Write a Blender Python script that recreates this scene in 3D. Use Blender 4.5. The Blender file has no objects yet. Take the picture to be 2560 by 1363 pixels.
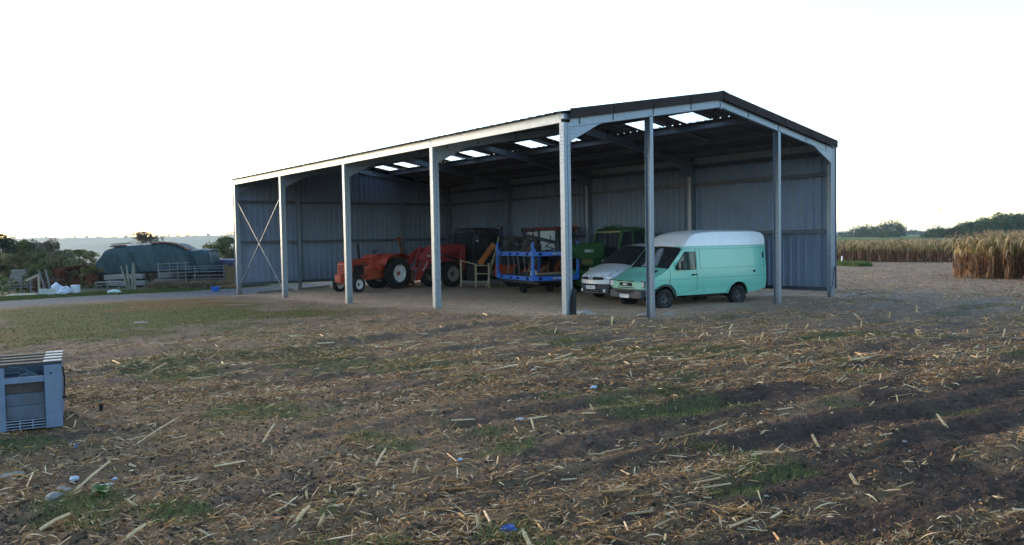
import bpy, bmesh, math, random
import numpy as np
from mathutils import Vector, Matrix, noise as mnoise
random.seed(7); RNG = np.random.default_rng(11)
sc = bpy.context.scene
COL = sc.collection
R = math.radians

# ------------------------------------------------------------------ camera
CAM = Vector((-13.422, -14.984, 2.265))
YAW, PITCH, ROLL, FPX = 0.6634, -0.0404, -0.0179, 2003.2
fwd = Vector((math.sin(YAW)*math.cos(PITCH), math.cos(YAW)*math.cos(PITCH), math.sin(PITCH)))
rgt0 = Vector((math.cos(YAW), -math.sin(YAW), 0)); up0 = rgt0.cross(fwd)
rgt = rgt0*math.cos(ROLL) + up0*math.sin(ROLL); upv = up0*math.cos(ROLL) - rgt0*math.sin(ROLL)
cd = bpy.data.cameras.new('camera'); cam = bpy.data.objects.new('camera', cd); COL.objects.link(cam)
cam.matrix_world = Matrix((( rgt.x, upv.x, -fwd.x, CAM.x), (rgt.y, upv.y, -fwd.y, CAM.y), (rgt.z, upv.z, -fwd.z, CAM.z), (0, 0, 0, 1)))
cd.sensor_width = 36; cd.lens = 36*FPX/2560; cd.clip_start = 0.1; cd.clip_end = 20000
sc.camera = cam

# ------------------------------------------------------------------ sky, sun, exposure
SUN_EL, SUN_AZ = R(12), R(-12)            # azimuth clockwise from +Y
w = bpy.data.worlds.new('World'); sc.world = w; w.use_nodes = True
nt = w.node_tree; nt.nodes.clear()
sky = nt.nodes.new('ShaderNodeTexSky'); sky.sky_type = 'NISHITA'; sky.sun_disc = False
sky.sun_elevation = SUN_EL; sky.sun_rotation = SUN_AZ; sky.altitude = 100; sky.air_density = 1.0; sky.dust_density = 1.0; sky.ozone_density = 2.0
bg = nt.nodes.new('ShaderNodeBackground'); bg.inputs[1].default_value = 0.15
wo = nt.nodes.new('ShaderNodeOutputWorld')
nt.links.new(sky.outputs[0], bg.inputs[0]); nt.links.new(bg.outputs[0], wo.inputs[0])
sd = bpy.data.lights.new('sun', 'SUN'); sd.energy = 0.5; sd.angle = R(14); sd.color = (1.0, .9, .78)
so = bpy.data.objects.new('sun', sd); COL.objects.link(so)
sdir = Vector((math.sin(SUN_AZ)*math.cos(SUN_EL), math.cos(SUN_AZ)*math.cos(SUN_EL), math.sin(SUN_EL)))
so.rotation_euler = sdir.to_track_quat('Z', 'Y').to_euler(); so.location = (0, 0, 30)
vs = sc.view_settings; vs.view_transform = 'Standard'; vs.look = 'None'; vs.gamma = 1; vs.exposure = 2.15
sc.cycles.use_denoising = True; sc.cycles.max_bounces = 6; sc.cycles.transparent_max_bounces = 8

# ------------------------------------------------------------------ helpers
def tag(o, label=None, cat=None, group=None, kind=None):
    if label: o['label'] = label
    if cat: o['category'] = cat
    if group: o['group'] = group
    if kind: o['kind'] = kind
    return o
def empty(name, loc=(0, 0, 0), rz=0, parent=None, rot=None):
    o = bpy.data.objects.new(name, None); COL.objects.link(o); o.empty_display_size = .2
    o.location = loc; o.rotation_euler = rot if rot else (0, 0, rz)
    if parent: o.parent = parent
    return o
def children(o): return [c for c in bpy.data.objects if c.parent == o]
def copy_tree(o, parent=None, kids=None):
    c = o.copy(); COL.objects.link(c)
    if parent: c.parent = parent
    for ch in list(o.children): copy_tree(ch, c)
    return c

class MB:
    def __init__(s): s.v = []; s.f = []; s.m = []
    def add(s, vs, fs, m=0):
        b = len(s.v); s.v += [tuple(v) for v in vs]
        for f in fs: s.f.append([b+i for i in f]); s.m.append(m)
        return s
    def box(s, c, d, rot=None, m=0):
        hx, hy, hz = d[0]/2, d[1]/2, d[2]/2
        vs = [Vector((x*hx, y*hy, z*hz)) for x in (-1, 1) for y in (-1, 1) for z in (-1, 1)]
        if rot is not None: vs = [rot @ v for v in vs]
        c = Vector(c)
        return s.add([v+c for v in vs], [(0, 1, 3, 2), (4, 6, 7, 5), (0, 4, 5, 1), (2, 3, 7, 6), (0, 2, 6, 4), (1, 5, 7, 3)], m)
    def bar(s, a, b, wd, ht, m=0, up=(0, 0, 1)):
        a, b = Vector(a), Vector(b); d = b-a; L = d.length
        if L < 1e-6: return s
        z = d/L; u = Vector(up)
        if abs(z.dot(u)) > .99: u = Vector((1, 0, 0)) if abs(z.x) < .9 else Vector((0, 1, 0))
        x = u.cross(z).normalized(); y = z.cross(x)
        M = Matrix((x, y, z)).transposed()
        return s.box((a+b)/2, (wd, ht, L), M, m)
    def ext(s, poly, a, xa, ya, za, m=0, caps=True):
        # poly (u,v) closed outline at a + u*xa + v*ya, extruded by vector za
        a, xa, ya, za = map(Vector, (a, xa, ya, za)); n = len(poly)
        v0 = [a+xa*p[0]+ya*p[1] for p in poly]; v1 = [v+za for v in v0]
        fs = [(i, (i+1) % n, n+(i+1) % n, n+i) for i in range(n)]
        if caps: fs += [tuple(range(n))[::-1], tuple(range(n, 2*n))]
        return s.add(v0+v1, fs, m)
    def xz(s, poly, y0, y1, m=0): return s.ext(poly, (0, y0, 0), (1, 0, 0), (0, 0, 1), (0, y1-y0, 0), m)
    def yz(s, poly, x0, x1, m=0): return s.ext(poly, (x0, 0, 0), (0, 1, 0), (0, 0, 1), (x1-x0, 0, 0), m)
    def cyl(s, a, b, r0, r1=None, n=10, m=0, caps=True):
        a, b = Vector(a), Vector(b); r1 = r0 if r1 is None else r1
        z = (b-a).normalized(); t = Vector((0, 0, 1)) if abs(z.z) < .9 else Vector((1, 0, 0))
        x = t.cross(z).normalized(); y = z.cross(x); vs = []
        for p, r in ((a, r0), (b, r1)):
            for i in range(n): vs.append(p+(x*math.cos(i*2*math.pi/n)+y*math.sin(i*2*math.pi/n))*r)
        fs = [(i, (i+1) % n, n+(i+1) % n, n+i) for i in range(n)]
        if caps: fs += [tuple(range(n))[::-1], tuple(range(n, 2*n))]
        return s.add(vs, fs, m)
    def tube(s, pts, r, n=6, m=0):
        for a, b in zip(pts[:-1], pts[1:]): s.cyl(a, b, r, r, n, m)
        return s
    def lathe(s, prof, c, ax, n=24, m=0, closed=False):
        c, ax = Vector(c), Vector(ax).normalized(); t = Vector((0, 0, 1)) if abs(ax.z) < .9 else Vector((1, 0, 0))
        x = t.cross(ax).normalized(); y = ax.cross(x); k = len(prof); vs = []
        for i in range(n):
            d = x*math.cos(i*2*math.pi/n)+y*math.sin(i*2*math.pi/n)
            vs += [c+d*p[0]+ax*p[1] for p in prof]
        fs = []
        for i in range(n):
            j = (i+1) % n
            for q in range(k if closed else k-1):
                q2 = (q+1) % k; fs.append((i*k+q, j*k+q, j*k+q2, i*k+q2))
        return s.add(vs, fs, m)
    def grid(s, G, m=0, flip=False):
        nu, nv = len(G), len(G[0]); vs = [p for row in G for p in row]
        fs = [((i*nv+j), ((i+1)*nv+j), ((i+1)*nv+j+1), (i*nv+j+1)) for i in range(nu-1) for j in range(nv-1)]
        if flip: fs = [f[::-1] for f in fs]
        return s.add(vs, fs, m)
    def build(s, name, mats, parent=None, smooth=None, loc=None, bevel=0, weld=False):
        me = bpy.data.meshes.new(name); me.from_pydata(s.v, [], s.f)
        mats = mats if isinstance(mats, (list, tuple)) else [mats]
        for mt in mats: me.materials.append(mt)
        if any(s.m): me.polygons.foreach_set('material_index', s.m)
        if weld:
            bm = bmesh.new(); bm.from_mesh(me); bmesh.ops.remove_doubles(bm, verts=bm.verts, dist=1e-4)
            bmesh.ops.recalc_face_normals(bm, faces=bm.faces); bm.to_mesh(me); bm.free()
        me.update()
        if smooth is not None:
            me.polygons.foreach_set('use_smooth', [True]*len(me.polygons)); me.set_sharp_from_angle(angle=R(smooth))
        o = bpy.data.objects.new(name, me); COL.objects.link(o)
        if parent: o.parent = parent
        if loc: o.location = loc
        if bevel:
            bv = o.modifiers.new('bevel', 'BEVEL'); bv.width = bevel; bv.segments = 2; bv.limit_method = 'ANGLE'; bv.angle_limit = R(40)
        return o
def npmesh(name, V, F, mats, attr=None, smooth=False, mi=None):
    """V (n,3), F (m,k) numpy; attr: (n,3) colour per vertex"""
    me = bpy.data.meshes.new(name); V = np.asarray(V, np.float32); F = np.asarray(F, np.int32); k = F.shape[1]
    me.vertices.add(len(V)); me.vertices.foreach_set('co', V.ravel())
    me.loops.add(F.size); me.loops.foreach_set('vertex_index', F.ravel())
    me.polygons.add(len(F)); me.polygons.foreach_set('loop_start', np.arange(len(F), dtype=np.int32)*k)
    if smooth: me.polygons.foreach_set('use_smooth', np.ones(len(F), bool))
    for mt in (mats if isinstance(mats, (list, tuple)) else [mats]): me.materials.append(mt)
    if mi is not None: me.polygons.foreach_set('material_index', np.asarray(mi, np.int32))
    if attr is not None:
        a = me.color_attributes.new('tint', 'FLOAT_COLOR', 'POINT')
        c = np.ones((len(V), 4), np.float32); c[:, :3] = attr; a.data.foreach_set('color', c.ravel())
    me.update(calc_edges=True); me.validate()
    o = bpy.data.objects.new(name, me); COL.objects.link(o); return o

# ------------------------------------------------------------------ materials
MATS = {}
def mat(name, col, rough=.6, metal=0., var=.25, scale=3., bump=0., bscale=40., col2=None, attr=False, trans=0., detail=5, spec=None, stretch=None, coat=0., dirt=None, dirtamt=.5, mud=None):
    if name in MATS: return MATS[name]
    m = bpy.data.materials.new(name); m.use_nodes = True; t = m.node_tree; N = t.nodes; Lk = t.links
    bs = N['Principled BSDF']; bs.inputs['Roughness'].default_value = rough; bs.inputs['Metallic'].default_value = metal
    bs.inputs['Specular IOR Level'].default_value = spec if spec is not None else (.08 if rough >= .7 else .3 if rough >= .55 else .5)
    if coat: bs.inputs['Coat Weight'].default_value = coat; bs.inputs['Coat Roughness'].default_value = .08
    tc = N.new('ShaderNodeTexCoord'); src = tc.outputs['Object']
    if stretch:
        mp = N.new('ShaderNodeMapping'); mp.inputs['Scale'].default_value = stretch; Lk.new(src, mp.inputs[0]); src = mp.outputs[0]
    ns = N.new('ShaderNodeTexNoise'); ns.inputs['Scale'].default_value = scale; ns.inputs['Detail'].default_value = detail; ns.inputs['Roughness'].default_value = .65
    Lk.new(src, ns.inputs['Vector'])
    rp = N.new('ShaderNodeValToRGB'); rp.color_ramp.elements[0].position = .3; rp.color_ramp.elements[1].position = .7
    c2 = col2 if col2 else tuple(min(1, c*(1+var)) for c in col)
    c1 = tuple(c*(1-var) for c in col) if not col2 else col
    rp.color_ramp.elements[0].color = (*c1, 1); rp.color_ramp.elements[1].color = (*c2, 1)
    Lk.new(ns.outputs['Fac'], rp.inputs[0]); out = rp.outputs[0]
    if attr:
        at = N.new('ShaderNodeAttribute'); at.attribute_name = 'tint'
        mx = N.new('ShaderNodeMix'); mx.data_type = 'RGBA'; mx.blend_type = 'MULTIPLY'; mx.inputs[0].default_value = 1
        Lk.new(out, mx.inputs[6]); Lk.new(at.outputs['Color'], mx.inputs[7]); out = mx.outputs[2]
    if dirt:
        n2 = N.new('ShaderNodeTexNoise'); n2.inputs['Scale'].default_value = scale*2.7; n2.inputs['Detail'].default_value = 8; n2.inputs['Roughness'].default_value = .75
        Lk.new(tc.outputs['Object'], n2.inputs['Vector'])
        r2 = N.new('ShaderNodeValToRGB'); r2.color_ramp.elements[0].position = .5; r2.color_ramp.elements[1].position = .72
        r2.color_ramp.elements[0].color = (0, 0, 0, 1); r2.color_ramp.elements[1].color = (dirtamt,)*3+(1,)
        Lk.new(n2.outputs['Fac'], r2.inputs[0])
        mx = N.new('ShaderNodeMix'); mx.data_type = 'RGBA'; Lk.new(r2.outputs[0], mx.inputs[0]); Lk.new(out, mx.inputs[6]); mx.inputs[7].default_value = (*dirt, 1); out = mx.outputs[2]
    if mud:      # splashed mud that thins out upwards: (height, strength)
        sx = N.new('ShaderNodeSeparateXYZ'); Lk.new(tc.outputs['Object'], sx.inputs[0]); n3 = N.new('ShaderNodeTexNoise'); n3.inputs['Scale'].default_value = 9; n3.inputs['Detail'].default_value = 8; Lk.new(tc.outputs['Object'], n3.inputs['Vector'])
        ad = N.new('ShaderNodeMath'); ad.operation = 'MULTIPLY_ADD'; Lk.new(n3.outputs['Fac'], ad.inputs[0]); ad.inputs[1].default_value = mud[0]*1.3; Lk.new(sx.outputs['Z'], ad.inputs[2])
        mr = N.new('ShaderNodeMapRange'); Lk.new(ad.outputs[0], mr.inputs[0]); mr.inputs[1].default_value = mud[0]*1.5; mr.inputs[2].default_value = mud[0]*.4; mr.inputs[3].default_value = 0; mr.inputs[4].default_value = mud[1]
        mx = N.new('ShaderNodeMix'); mx.data_type = 'RGBA'; Lk.new(mr.outputs[0], mx.inputs[0]); Lk.new(out, mx.inputs[6]); mx.inputs[7].default_value = (.13, .10, .075, 1); out = mx.outputs[2]
    Lk.new(out, bs.inputs['Base Color'])
    if bump:
        nb = N.new('ShaderNodeTexNoise'); nb.inputs['Scale'].default_value = bscale; nb.inputs['Detail'].default_value = 6
        Lk.new(src, nb.inputs['Vector']); bp = N.new('ShaderNodeBump'); bp.inputs['Strength'].default_value = bump; bp.inputs['Distance'].default_value = .02
        Lk.new(nb.outputs['Fac'], bp.inputs['Height']); Lk.new(bp.outputs[0], bs.inputs['Normal'])
    if trans:
        tr = N.new('ShaderNodeBsdfTranslucent'); Lk.new(out, tr.inputs[0]); ms = N.new('ShaderNodeMixShader'); ms.inputs[0].default_value = trans
        Lk.new(bs.outputs[0], ms.inputs[1]); Lk.new(tr.outputs[0], ms.inputs[2]); Lk.new(ms.outputs[0], N['Material Output'].inputs[0])
    MATS[name] = m; return m
def glass(name, col=(.02, .025, .03), rough=.04, alpha=.75):
    if name in MATS: return MATS[name]
    m = bpy.data.materials.new(name); m.use_nodes = True; t = m.node_tree; N = t.nodes; Lk = t.links
    bs = N['Principled BSDF']; bs.inputs['Base Color'].default_value = (*col, 1); bs.inputs['Roughness'].default_value = rough
    ns = N.new('ShaderNodeTexNoise'); ns.inputs['Scale'].default_value = 2.; rr = N.new('ShaderNodeMapRange')
    rr.inputs[3].default_value = rough; rr.inputs[4].default_value = rough+.06; Lk.new(ns.outputs['Fac'], rr.inputs[0]); Lk.new(rr.outputs[0], bs.inputs['Roughness'])
    tp = N.new('ShaderNodeBsdfTransparent'); tp.inputs[0].default_value = (.75, .8, .78, 1); ms = N.new('ShaderNodeMixShader'); ms.inputs[0].default_value = alpha
    Lk.new(tp.outputs[0], ms.inputs[1]); Lk.new(bs.outputs[0], ms.inputs[2]); Lk.new(ms.outputs[0], N['Material Output'].inputs[0])
    MATS[name] = m; return m
galv = mat('galvanised_steel', (.105, .132, .17), .42, .45, col2=(.19, .23, .28), scale=16, bump=.04, bscale=30, dirt=(.16, .16, .15), dirtamt=.4, mud=(.55, .75))
clad = mat('cladding_steel', (.155, .195, .27), .6, .05, var=.12, scale=.7, dirt=(.15, .16, .17), dirtamt=.35, mud=(.9, .5))
roofm = mat('roof_sheet_brown', (.085, .08, .086), .7, .0, var=.2, scale=2)
black = mat('black_rubber', (.018, .018, .019), .8, var=.3, scale=6, dirt=(.10, .085, .065), dirtamt=.45)
blackpl = mat('black_plastic', (.03, .034, .042), .55, var=.2, scale=5, dirt=(.06, .058, .055), dirtamt=.2)
darkm = mat('dark_machinery', (.03, .028, .026), .6, .3, var=.4, scale=8, dirt=(.12, .06, .03), dirtamt=.4)
rust = mat('rusty_steel', (.12, .06, .035), .8, .2, var=.5, scale=10, dirt=(.05, .04, .035))
gls = glass('window_glass')
wood = mat('weathered_wood', (.28, .23, .17), .8, var=.3, scale=9, stretch=(1, 1, 6), bump=.2, dirt=(.12, .1, .08))
woodg = mat('grey_wood', (.15, .142, .13), .85, var=.3, scale=9, bump=.2, dirt=(.08, .075, .07))
whitep = mat('white_paint', (.62, .64, .66), .35, var=.05, scale=3, coat=.3, dirt=(.3, .28, .25), dirtamt=.2)
chrome = mat('chrome', (.7, .7, .72), .15, .9, var=.05)
lampg = mat('lamp_glass', (.72, .72, .74), .12, .35, var=.2, scale=18, coat=1)

def text(txt, size, parent, M, m, name='lettering', ext=.002, bold=0., sx=1.):
    cu = bpy.data.curves.new(name, 'FONT'); cu.body = txt; cu.size = size; cu.extrude = ext; cu.align_x = 'CENTER'; cu.align_y = 'CENTER'; cu.offset = bold
    tmp = bpy.data.objects.new('tmp', cu); COL.objects.link(tmp)
    dg = bpy.context.evaluated_depsgraph_get(); me = bpy.data.meshes.new_from_object(tmp.evaluated_get(dg)); me.name = name
    bpy.data.objects.remove(tmp); bpy.data.curves.remove(cu); me.materials.clear(); me.materials.append(m)
    me.transform(M @ Matrix.Diagonal((sx, 1, 1, 1)))
    o = bpy.data.objects.new(name, me); COL.objects.link(o)
    if parent: o.parent = parent
    return o
def frame(o, x, y):   # matrix whose x,y axes are text axes
    x, y = Vector(x).normalized(), Vector(y).normalized(); z = x.cross(y).normalized(); y = z.cross(x)
    return Matrix(((x.x, y.x, z.x, o[0]), (x.y, y.y, z.y, o[1]), (x.z, y.z, z.z, o[2]), (0, 0, 0, 1)))

# ------------------------------------------------------------------ terrain
CP = np.array([(-13, -15, .30), (-9, -10, .30), (-12, -4, .28), (-9, -1, .24), (-5, 5, .16), (-5, -6, .3), (0, -8, .32), (6, -6, .2), (12, -6, .2), (-.3, -.5, .36), (0.1, 0, .34), (.4, .8, .26), (1.6, -.6, .16),
 (3.2, 0, .0), (3.2, -1.5, .06), (5, -2, .06), (0, 6, .165), (0, 12, .02), (0, 18.2, -.03), (0, 24, -.14), (9.3, 0, .07), (12.5, 0, .09), (5.7, 1.8, -.1), (9, 1.2, -.1), (7, 4.5, -.05), (10, 3, -.05), (2.9, 17.8, .07), (5.4, 18, .09), (7, 20, .05), (8.7, 19.2, -.03),
 (12, 24, .05), (12, 12, .05), (8, 8, .03), (7, 10, 0), (3, 10, .03), (-10, 21, 0), (-8, 28, 0), (-3, 34, 0), (1, 30, -.05), (-14, 10, .05), (-25, 20, 0), (28, 2, 0), (28, -4, 0), (20, 0, .05), (50, 20, -.15), (53, 14, -.15), (40, 10, -.05), (60, 0, -.1), (60, 40, -.2), (0, 60, -.4), (-30, 60, -.6), (30, -30, .1), (-30, -20, .2), (0, -30, .3)])
def H(x, y):
    x = np.asarray(x, float); y = np.asarray(y, float)
    num = np.zeros_like(x+y); den = np.zeros_like(num)
    for a, b, z in CP:
        d2 = (x-a)**2+(y-b)**2; wgt = 1/(d2+.15)**1.6; num += wgt*z; den += wgt
    h = num/den
    # land beyond the yard falls into the valley on the left
    dl = (x-CAM.x)*fwd.x*-0.0 + (-(x)*.35+(y-40)*.94)
    return h
def hz(x, y): return float(H(x, y))
def smooth(a, b, t): t = np.clip((t-a)/(b-a), 0, 1); return t*t*(3-2*t)
_perm = RNG.random((256, 256))
def vn(x, y):   # value noise 0..1
    xi = np.floor(x).astype(int); yi = np.floor(y).astype(int); fx = x-xi; fy = y-yi
    fx = fx*fx*(3-2*fx); fy = fy*fy*(3-2*fy); g = lambda i, j: _perm[i % 256, j % 256]
    return (g(xi, yi)*(1-fx)+g(xi+1, yi)*fx)*(1-fy)+(g(xi, yi+1)*(1-fx)+g(xi+1, yi+1)*fx)*fy
def fbm(x, y, o=4):
    s = 0; a = .5; n = 0
    for k in range(o): s = s+a*vn(x*2**k+17.3*k, y*2**k+9.1*k); n += a; a *= .55
    return s/n
FH = Vector((fwd.x, fwd.y, 0)).normalized(); RH = Vector((FH.y, -FH.x, 0))
def yard(s, d, z=None):     # metric ground frame that looks away from the field: s to the right, d away
    p = Vector((CAM.x, CAM.y, 0))+RH*s+FH*d
    return Vector((p.x, p.y, hz(p.x, p.y) if z is None else z))
def inbarn(x, y): return smooth(-1.2, .6, x)*smooth(14.5, 12.8, x)*smooth(-1.4, .8, y)*smooth(27, 24.8, y)
# road centre line: from (-10,24) to (1.2,25.8) ..., kept as a strip in y
def roady(x): return np.where(x < -10, 23.9+(x+10)*-.0, 23.9+(x+10)*.16)
def masks(x, y):
    barn = inbarn(x, y)
    s = (x-CAM.x)*RH.x+(y-CAM.y)*RH.y; d = (x-CAM.x)*FH.x+(y-CAM.y)*FH.y
    n1 = fbm(x*.35+5, y*.35+2, 4); n2 = fbm(x*1.3, y*1.3+40, 4); n3 = fbm(x*.16+9, y*.16, 3)
    ry = y-roady(x); rw = 2.1
    road = smooth(rw+.3, rw-.3, np.abs(ry)+(n2-.5)*.6)
    verge = smooth(rw-.1, rw+.5, ry)*smooth(rw+4.2, rw+2.8, ry+(n2-.5)*1.)
    verge = np.maximum(verge, smooth(rw+2, rw+6, ry)*.5)
    # mossy strip in front of the road
    moss = smooth(-2.5, -4.5, ry)*smooth(.36, .52, n1*.6+n2*.4+smooth(16, 12, np.abs(y-13))*.16-.10)*smooth(4, 7.5, y+(n2-.5)*7)*smooth(-1.2, -3.0, x)*smooth(-30, -20, x)
    bumps = .26*np.exp(-(((s+4.9)/2.2)**2+((d-13.3)/1.6)**2))+.22*np.exp(-(((s-3.1)/1.2)**2+((d-13)/1.1)**2))+.22*np.exp(-(((s-1.5)/.45)**2+((d-6)/.35)**2))+.18*np.exp(-(((s+3.4)/1.5)**2+((d-9)/1.2)**2))+.12*np.exp(-(((s+1.5)/.9)**2+((d-8)/.5)**2))+.12*np.exp(-(((s+2.)/2.5)**2+((d-16)/1.)**2))
    green = smooth(.56, .68, fbm(x*.9+31, y*.9+3, 4)-.04+bumps)*(1-barn)*(1-road)
    litter = smooth(.49, .60, fbm(x*.38+3, y*1.5+77, 4)+.15*smooth(1.5, -2, s+ (d-8)*.12)-.05*smooth(2, 5, s)*smooth(14, 8, d) + .17*np.exp(-((d-17)/5.5)**2)*smooth(-5, 1, s)*smooth(9, 5, s))
    rowl = np.sin((x*.06+y)*2*np.pi/.85+fbm(x*.5, y*.5, 3)*6)*.5+.5
    litter = np.maximum(litter, smooth(.62, .82, rowl*.30+fbm(x*.9+50, y*2.4, 4)*.92)*smooth(-1.5, 1, s)*.9)
    litter = litter*(1-barn)*(1-road)*smooth(9, 3, y-.3*x)
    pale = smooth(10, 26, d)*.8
    return barn, road, verge, moss, green, litter, pale, s, d, n1, n2, n3

# ------------------------------------------------------------------ ground
def ground_mat():
    m = bpy.data.materials.new('ground'); m.use_nodes = True; t = m.node_tree; N = t.nodes; Lk = t.links
    bs = N['Principled BSDF']; bs.inputs['Roughness'].default_value = .95; bs.inputs['Specular IOR Level'].default_value = .04
    tc = N.new('ShaderNodeTexCoord'); P = tc.outputs['Object']
    at = N.new('ShaderNodeAttribute'); at.attribute_name = 'tint'
    def noise(sc_, det=6, rough=.7):
        n = N.new('ShaderNodeTexNoise'); n.inputs['Scale'].default_value = sc_; n.inputs['Detail'].default_value = det; n.inputs['Roughness'].default_value = rough; Lk.new(P, n.inputs['Vector']); return n.outputs['Fac']
    def rng(v, a, b, c, d):
        r = N.new('ShaderNodeMapRange'); Lk.new(v, r.inputs[0]); r.inputs[1].default_value = a; r.inputs[2].default_value = b; r.inputs[3].default_value = c; r.inputs[4].default_value = d; return r.outputs[0]
    def mul(a, v):
        x = N.new('ShaderNodeMix'); x.data_type = 'RGBA'; x.blend_type = 'MULTIPLY'; x.inputs[0].default_value = 1; Lk.new(a, x.inputs[6]); Lk.new(v, x.inputs[7]); return x.outputs[2]
    c = mul(at.outputs['Color'], rng(noise(14, 8), .3, .7, .62, 1.42))
    c = mul(c, rng(noise(2.2, 4), .3, .7, .82, 1.18))
    # straw crumbs and small stones as light specks
    vo = N.new('ShaderNodeTexVoronoi'); vo.inputs['Scale'].default_value = 16; Lk.new(P, vo.inputs['Vector'])
    k = rng(vo.outputs['Distance'], .10, .17, 1, 0); sel = rng(noise(7, 2), .52, .6, 0, 1)
    mm = N.new('ShaderNodeMath'); mm.operation = 'MULTIPLY'; Lk.new(k, mm.inputs[0]); Lk.new(sel, mm.inputs[1])
    x = N.new('ShaderNodeMix'); x.data_type = 'RGBA'; Lk.new(mm.outputs[0], x.inputs[0]); Lk.new(c, x.inputs[6]); x.inputs[7].default_value = (.22, .17, .11, 1); c = x.outputs[2]
    Lk.new(c, bs.inputs['Base Color'])
    bp = N.new('ShaderNodeBump'); bp.inputs['Strength'].default_value = .9; bp.inputs['Distance'].default_value = .035
    a = N.new('ShaderNodeMath'); a.operation = 'ADD'; Lk.new(noise(22, 8, .75), a.inputs[0]); Lk.new(mm.outputs[0], a.inputs[1]); Lk.new(a.outputs[0], bp.inputs['Height']); Lk.new(bp.outputs[0], bs.inputs['Normal'])
    return m
def micro(x, y, mk):
    barn, road, verge, moss, green, litter, pale, s, d = mk[:9]
    soft = (1-barn*.8)*(1-road*.85)*(1-verge*.6)*(1-moss*.7)
    base = (fbm(x*1.1+3, y*1.1, 3)-.5)*.10+(fbm(x*4.5, y*4.5+9, 3)-.5)*.06
    cl = np.abs(fbm(x*9+4, y*9, 4)-.5)*.07
    # cultivated ridges and wheel marks run towards the far right
    u = (x*.12+y*.99); v = (x*.99-y*.12)
    rows = np.sin(u*2*np.pi/.78+fbm(v*.4, u*.4, 2)*3)*.022*smooth(-3, 2, s)*smooth(40, 20, d)
    trd = np.exp(-((fbm(x*.0+2, y*0, 1)*0+(y-(.12*x+.6)+ (fbm(x*.5, y*.1, 2)-.5)*1.2)/.35)**2))*(fbm(x*5, y*5, 2)-.25)*.22*smooth(-12, -9, x)*smooth(0, -3, x)
    fade = smooth(70, 25, d)
    fine = (fbm(v*.9, u*9., 3)-.5)*.05*smooth(-4, 1, s)*smooth(30, 16, d)
    ruts = .5*sum(-.05*np.exp(-((u-c+ .15*np.sin(v*.35+c))/.16)**2)+.03*np.exp(-((u-c-.28+.15*np.sin(v*.35+c))/.12)**2) for c in (-11.2, -9.4, -6.9, -5.1, -3.2))*smooth(-14, -8, x)
    return (base+cl+rows+trd+fine+ruts)*soft*fade
def tint(x, y, mk, hm=None):
    barn, road, verge, moss, green, litter, pale, s, d, n1, n2, n3 = mk
    C = lambda *c: np.array(c)[None, :]
    E = lambda a: a[:, None]
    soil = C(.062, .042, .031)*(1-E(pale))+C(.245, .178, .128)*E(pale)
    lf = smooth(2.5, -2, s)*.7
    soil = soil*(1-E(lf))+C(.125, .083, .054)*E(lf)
    soil = soil*(.75+.5*E(n2))
    col = soil
    col = col*(1-E(litter)*.42)+C(.26, .165, .085)*E(litter)*.42
    col = col*(1-E(green)*.55)+C(.085, .090, .032)*E(green)*.5
    mossc = C(.085, .046, .008)*(1-E(smooth(.45, .6, n3+.22*smooth(-4,-8,x)-.04)))+C(.038, .046, .005)*E(smooth(.45, .6, n3+.22*smooth(-4,-8,x)-.04))
    col = col*(1-E(moss)*.93)+mossc*E(moss)*.93
    bc = C(.36, .25, .165)*(1-E(smooth(.45, .6, n1))*.4)+C(.22, .145, .09)*1.33*E(smooth(.45, .6, n1))*.3
    col = col*(1-E(barn))+bc*E(barn)
    col = col*(1-E(verge)*.85)+C(.050, .082, .028)*E(verge)*.85
    col = col*(1-E(road))+C(.10, .097, .097)*E(road)*(.85+.3*E(n2))
    far = smooth(70, 140, d); fld = vn(x*.006+3, y*.004)
    fc = np.where(E(fld) > .5, C(.075, .11, .035), C(.12, .11, .06))
    col = col*(1-E(far))+fc*E(far)
    return col
def far_drop(s, d):
    a = np.arctan2(s, np.maximum(d, 1)); return -34*smooth(-.02, -.16, a)*smooth(60, 700, d) + 0
def build_ground():
    a1 = np.radians(np.arange(-46, 46, .115)); a2 = np.radians(np.arange(46, 314, 4.)); ang = np.concatenate([a1, a2])+YAW
    r1 = 3.6*np.exp(np.arange(0, 3.15, .0062)); r2 = r1[-1]*np.exp(np.arange(.05, 4.6, .06)); rad = np.concatenate([[.3, 1.2, 2.4], r1, r2])
    A, Rr = np.meshgrid(ang, rad); X = (CAM.x+np.sin(A)*Rr).ravel(); Y = (CAM.y+np.cos(A)*Rr).ravel()
    mk = masks(X, Y); Z = H(X, Y)+micro(X, Y, mk)+far_drop(mk[7], mk[8])
    na, nr = len(ang), len(rad); I = np.arange(nr-1)[:, None]*na; J = np.arange(na)[None, :]; J2 = (J+1) % na
    F = np.stack([I+J, I+J2, I+na+J2, I+na+J], -1).reshape(-1, 4)[:, ::-1]
    V = np.stack([X, Y, Z], 1)
    # centre cap
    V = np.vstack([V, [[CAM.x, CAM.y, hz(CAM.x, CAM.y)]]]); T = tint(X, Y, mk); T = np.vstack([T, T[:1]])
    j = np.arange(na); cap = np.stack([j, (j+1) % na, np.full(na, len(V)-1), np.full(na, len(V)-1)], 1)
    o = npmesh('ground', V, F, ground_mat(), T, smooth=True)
    tag(o, kind='structure')
build_ground()
hillm = mat('hill_fields', (.06, .09, .04), .9, var=.3, scale=.004, col2=(.16, .15, .09))
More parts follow.
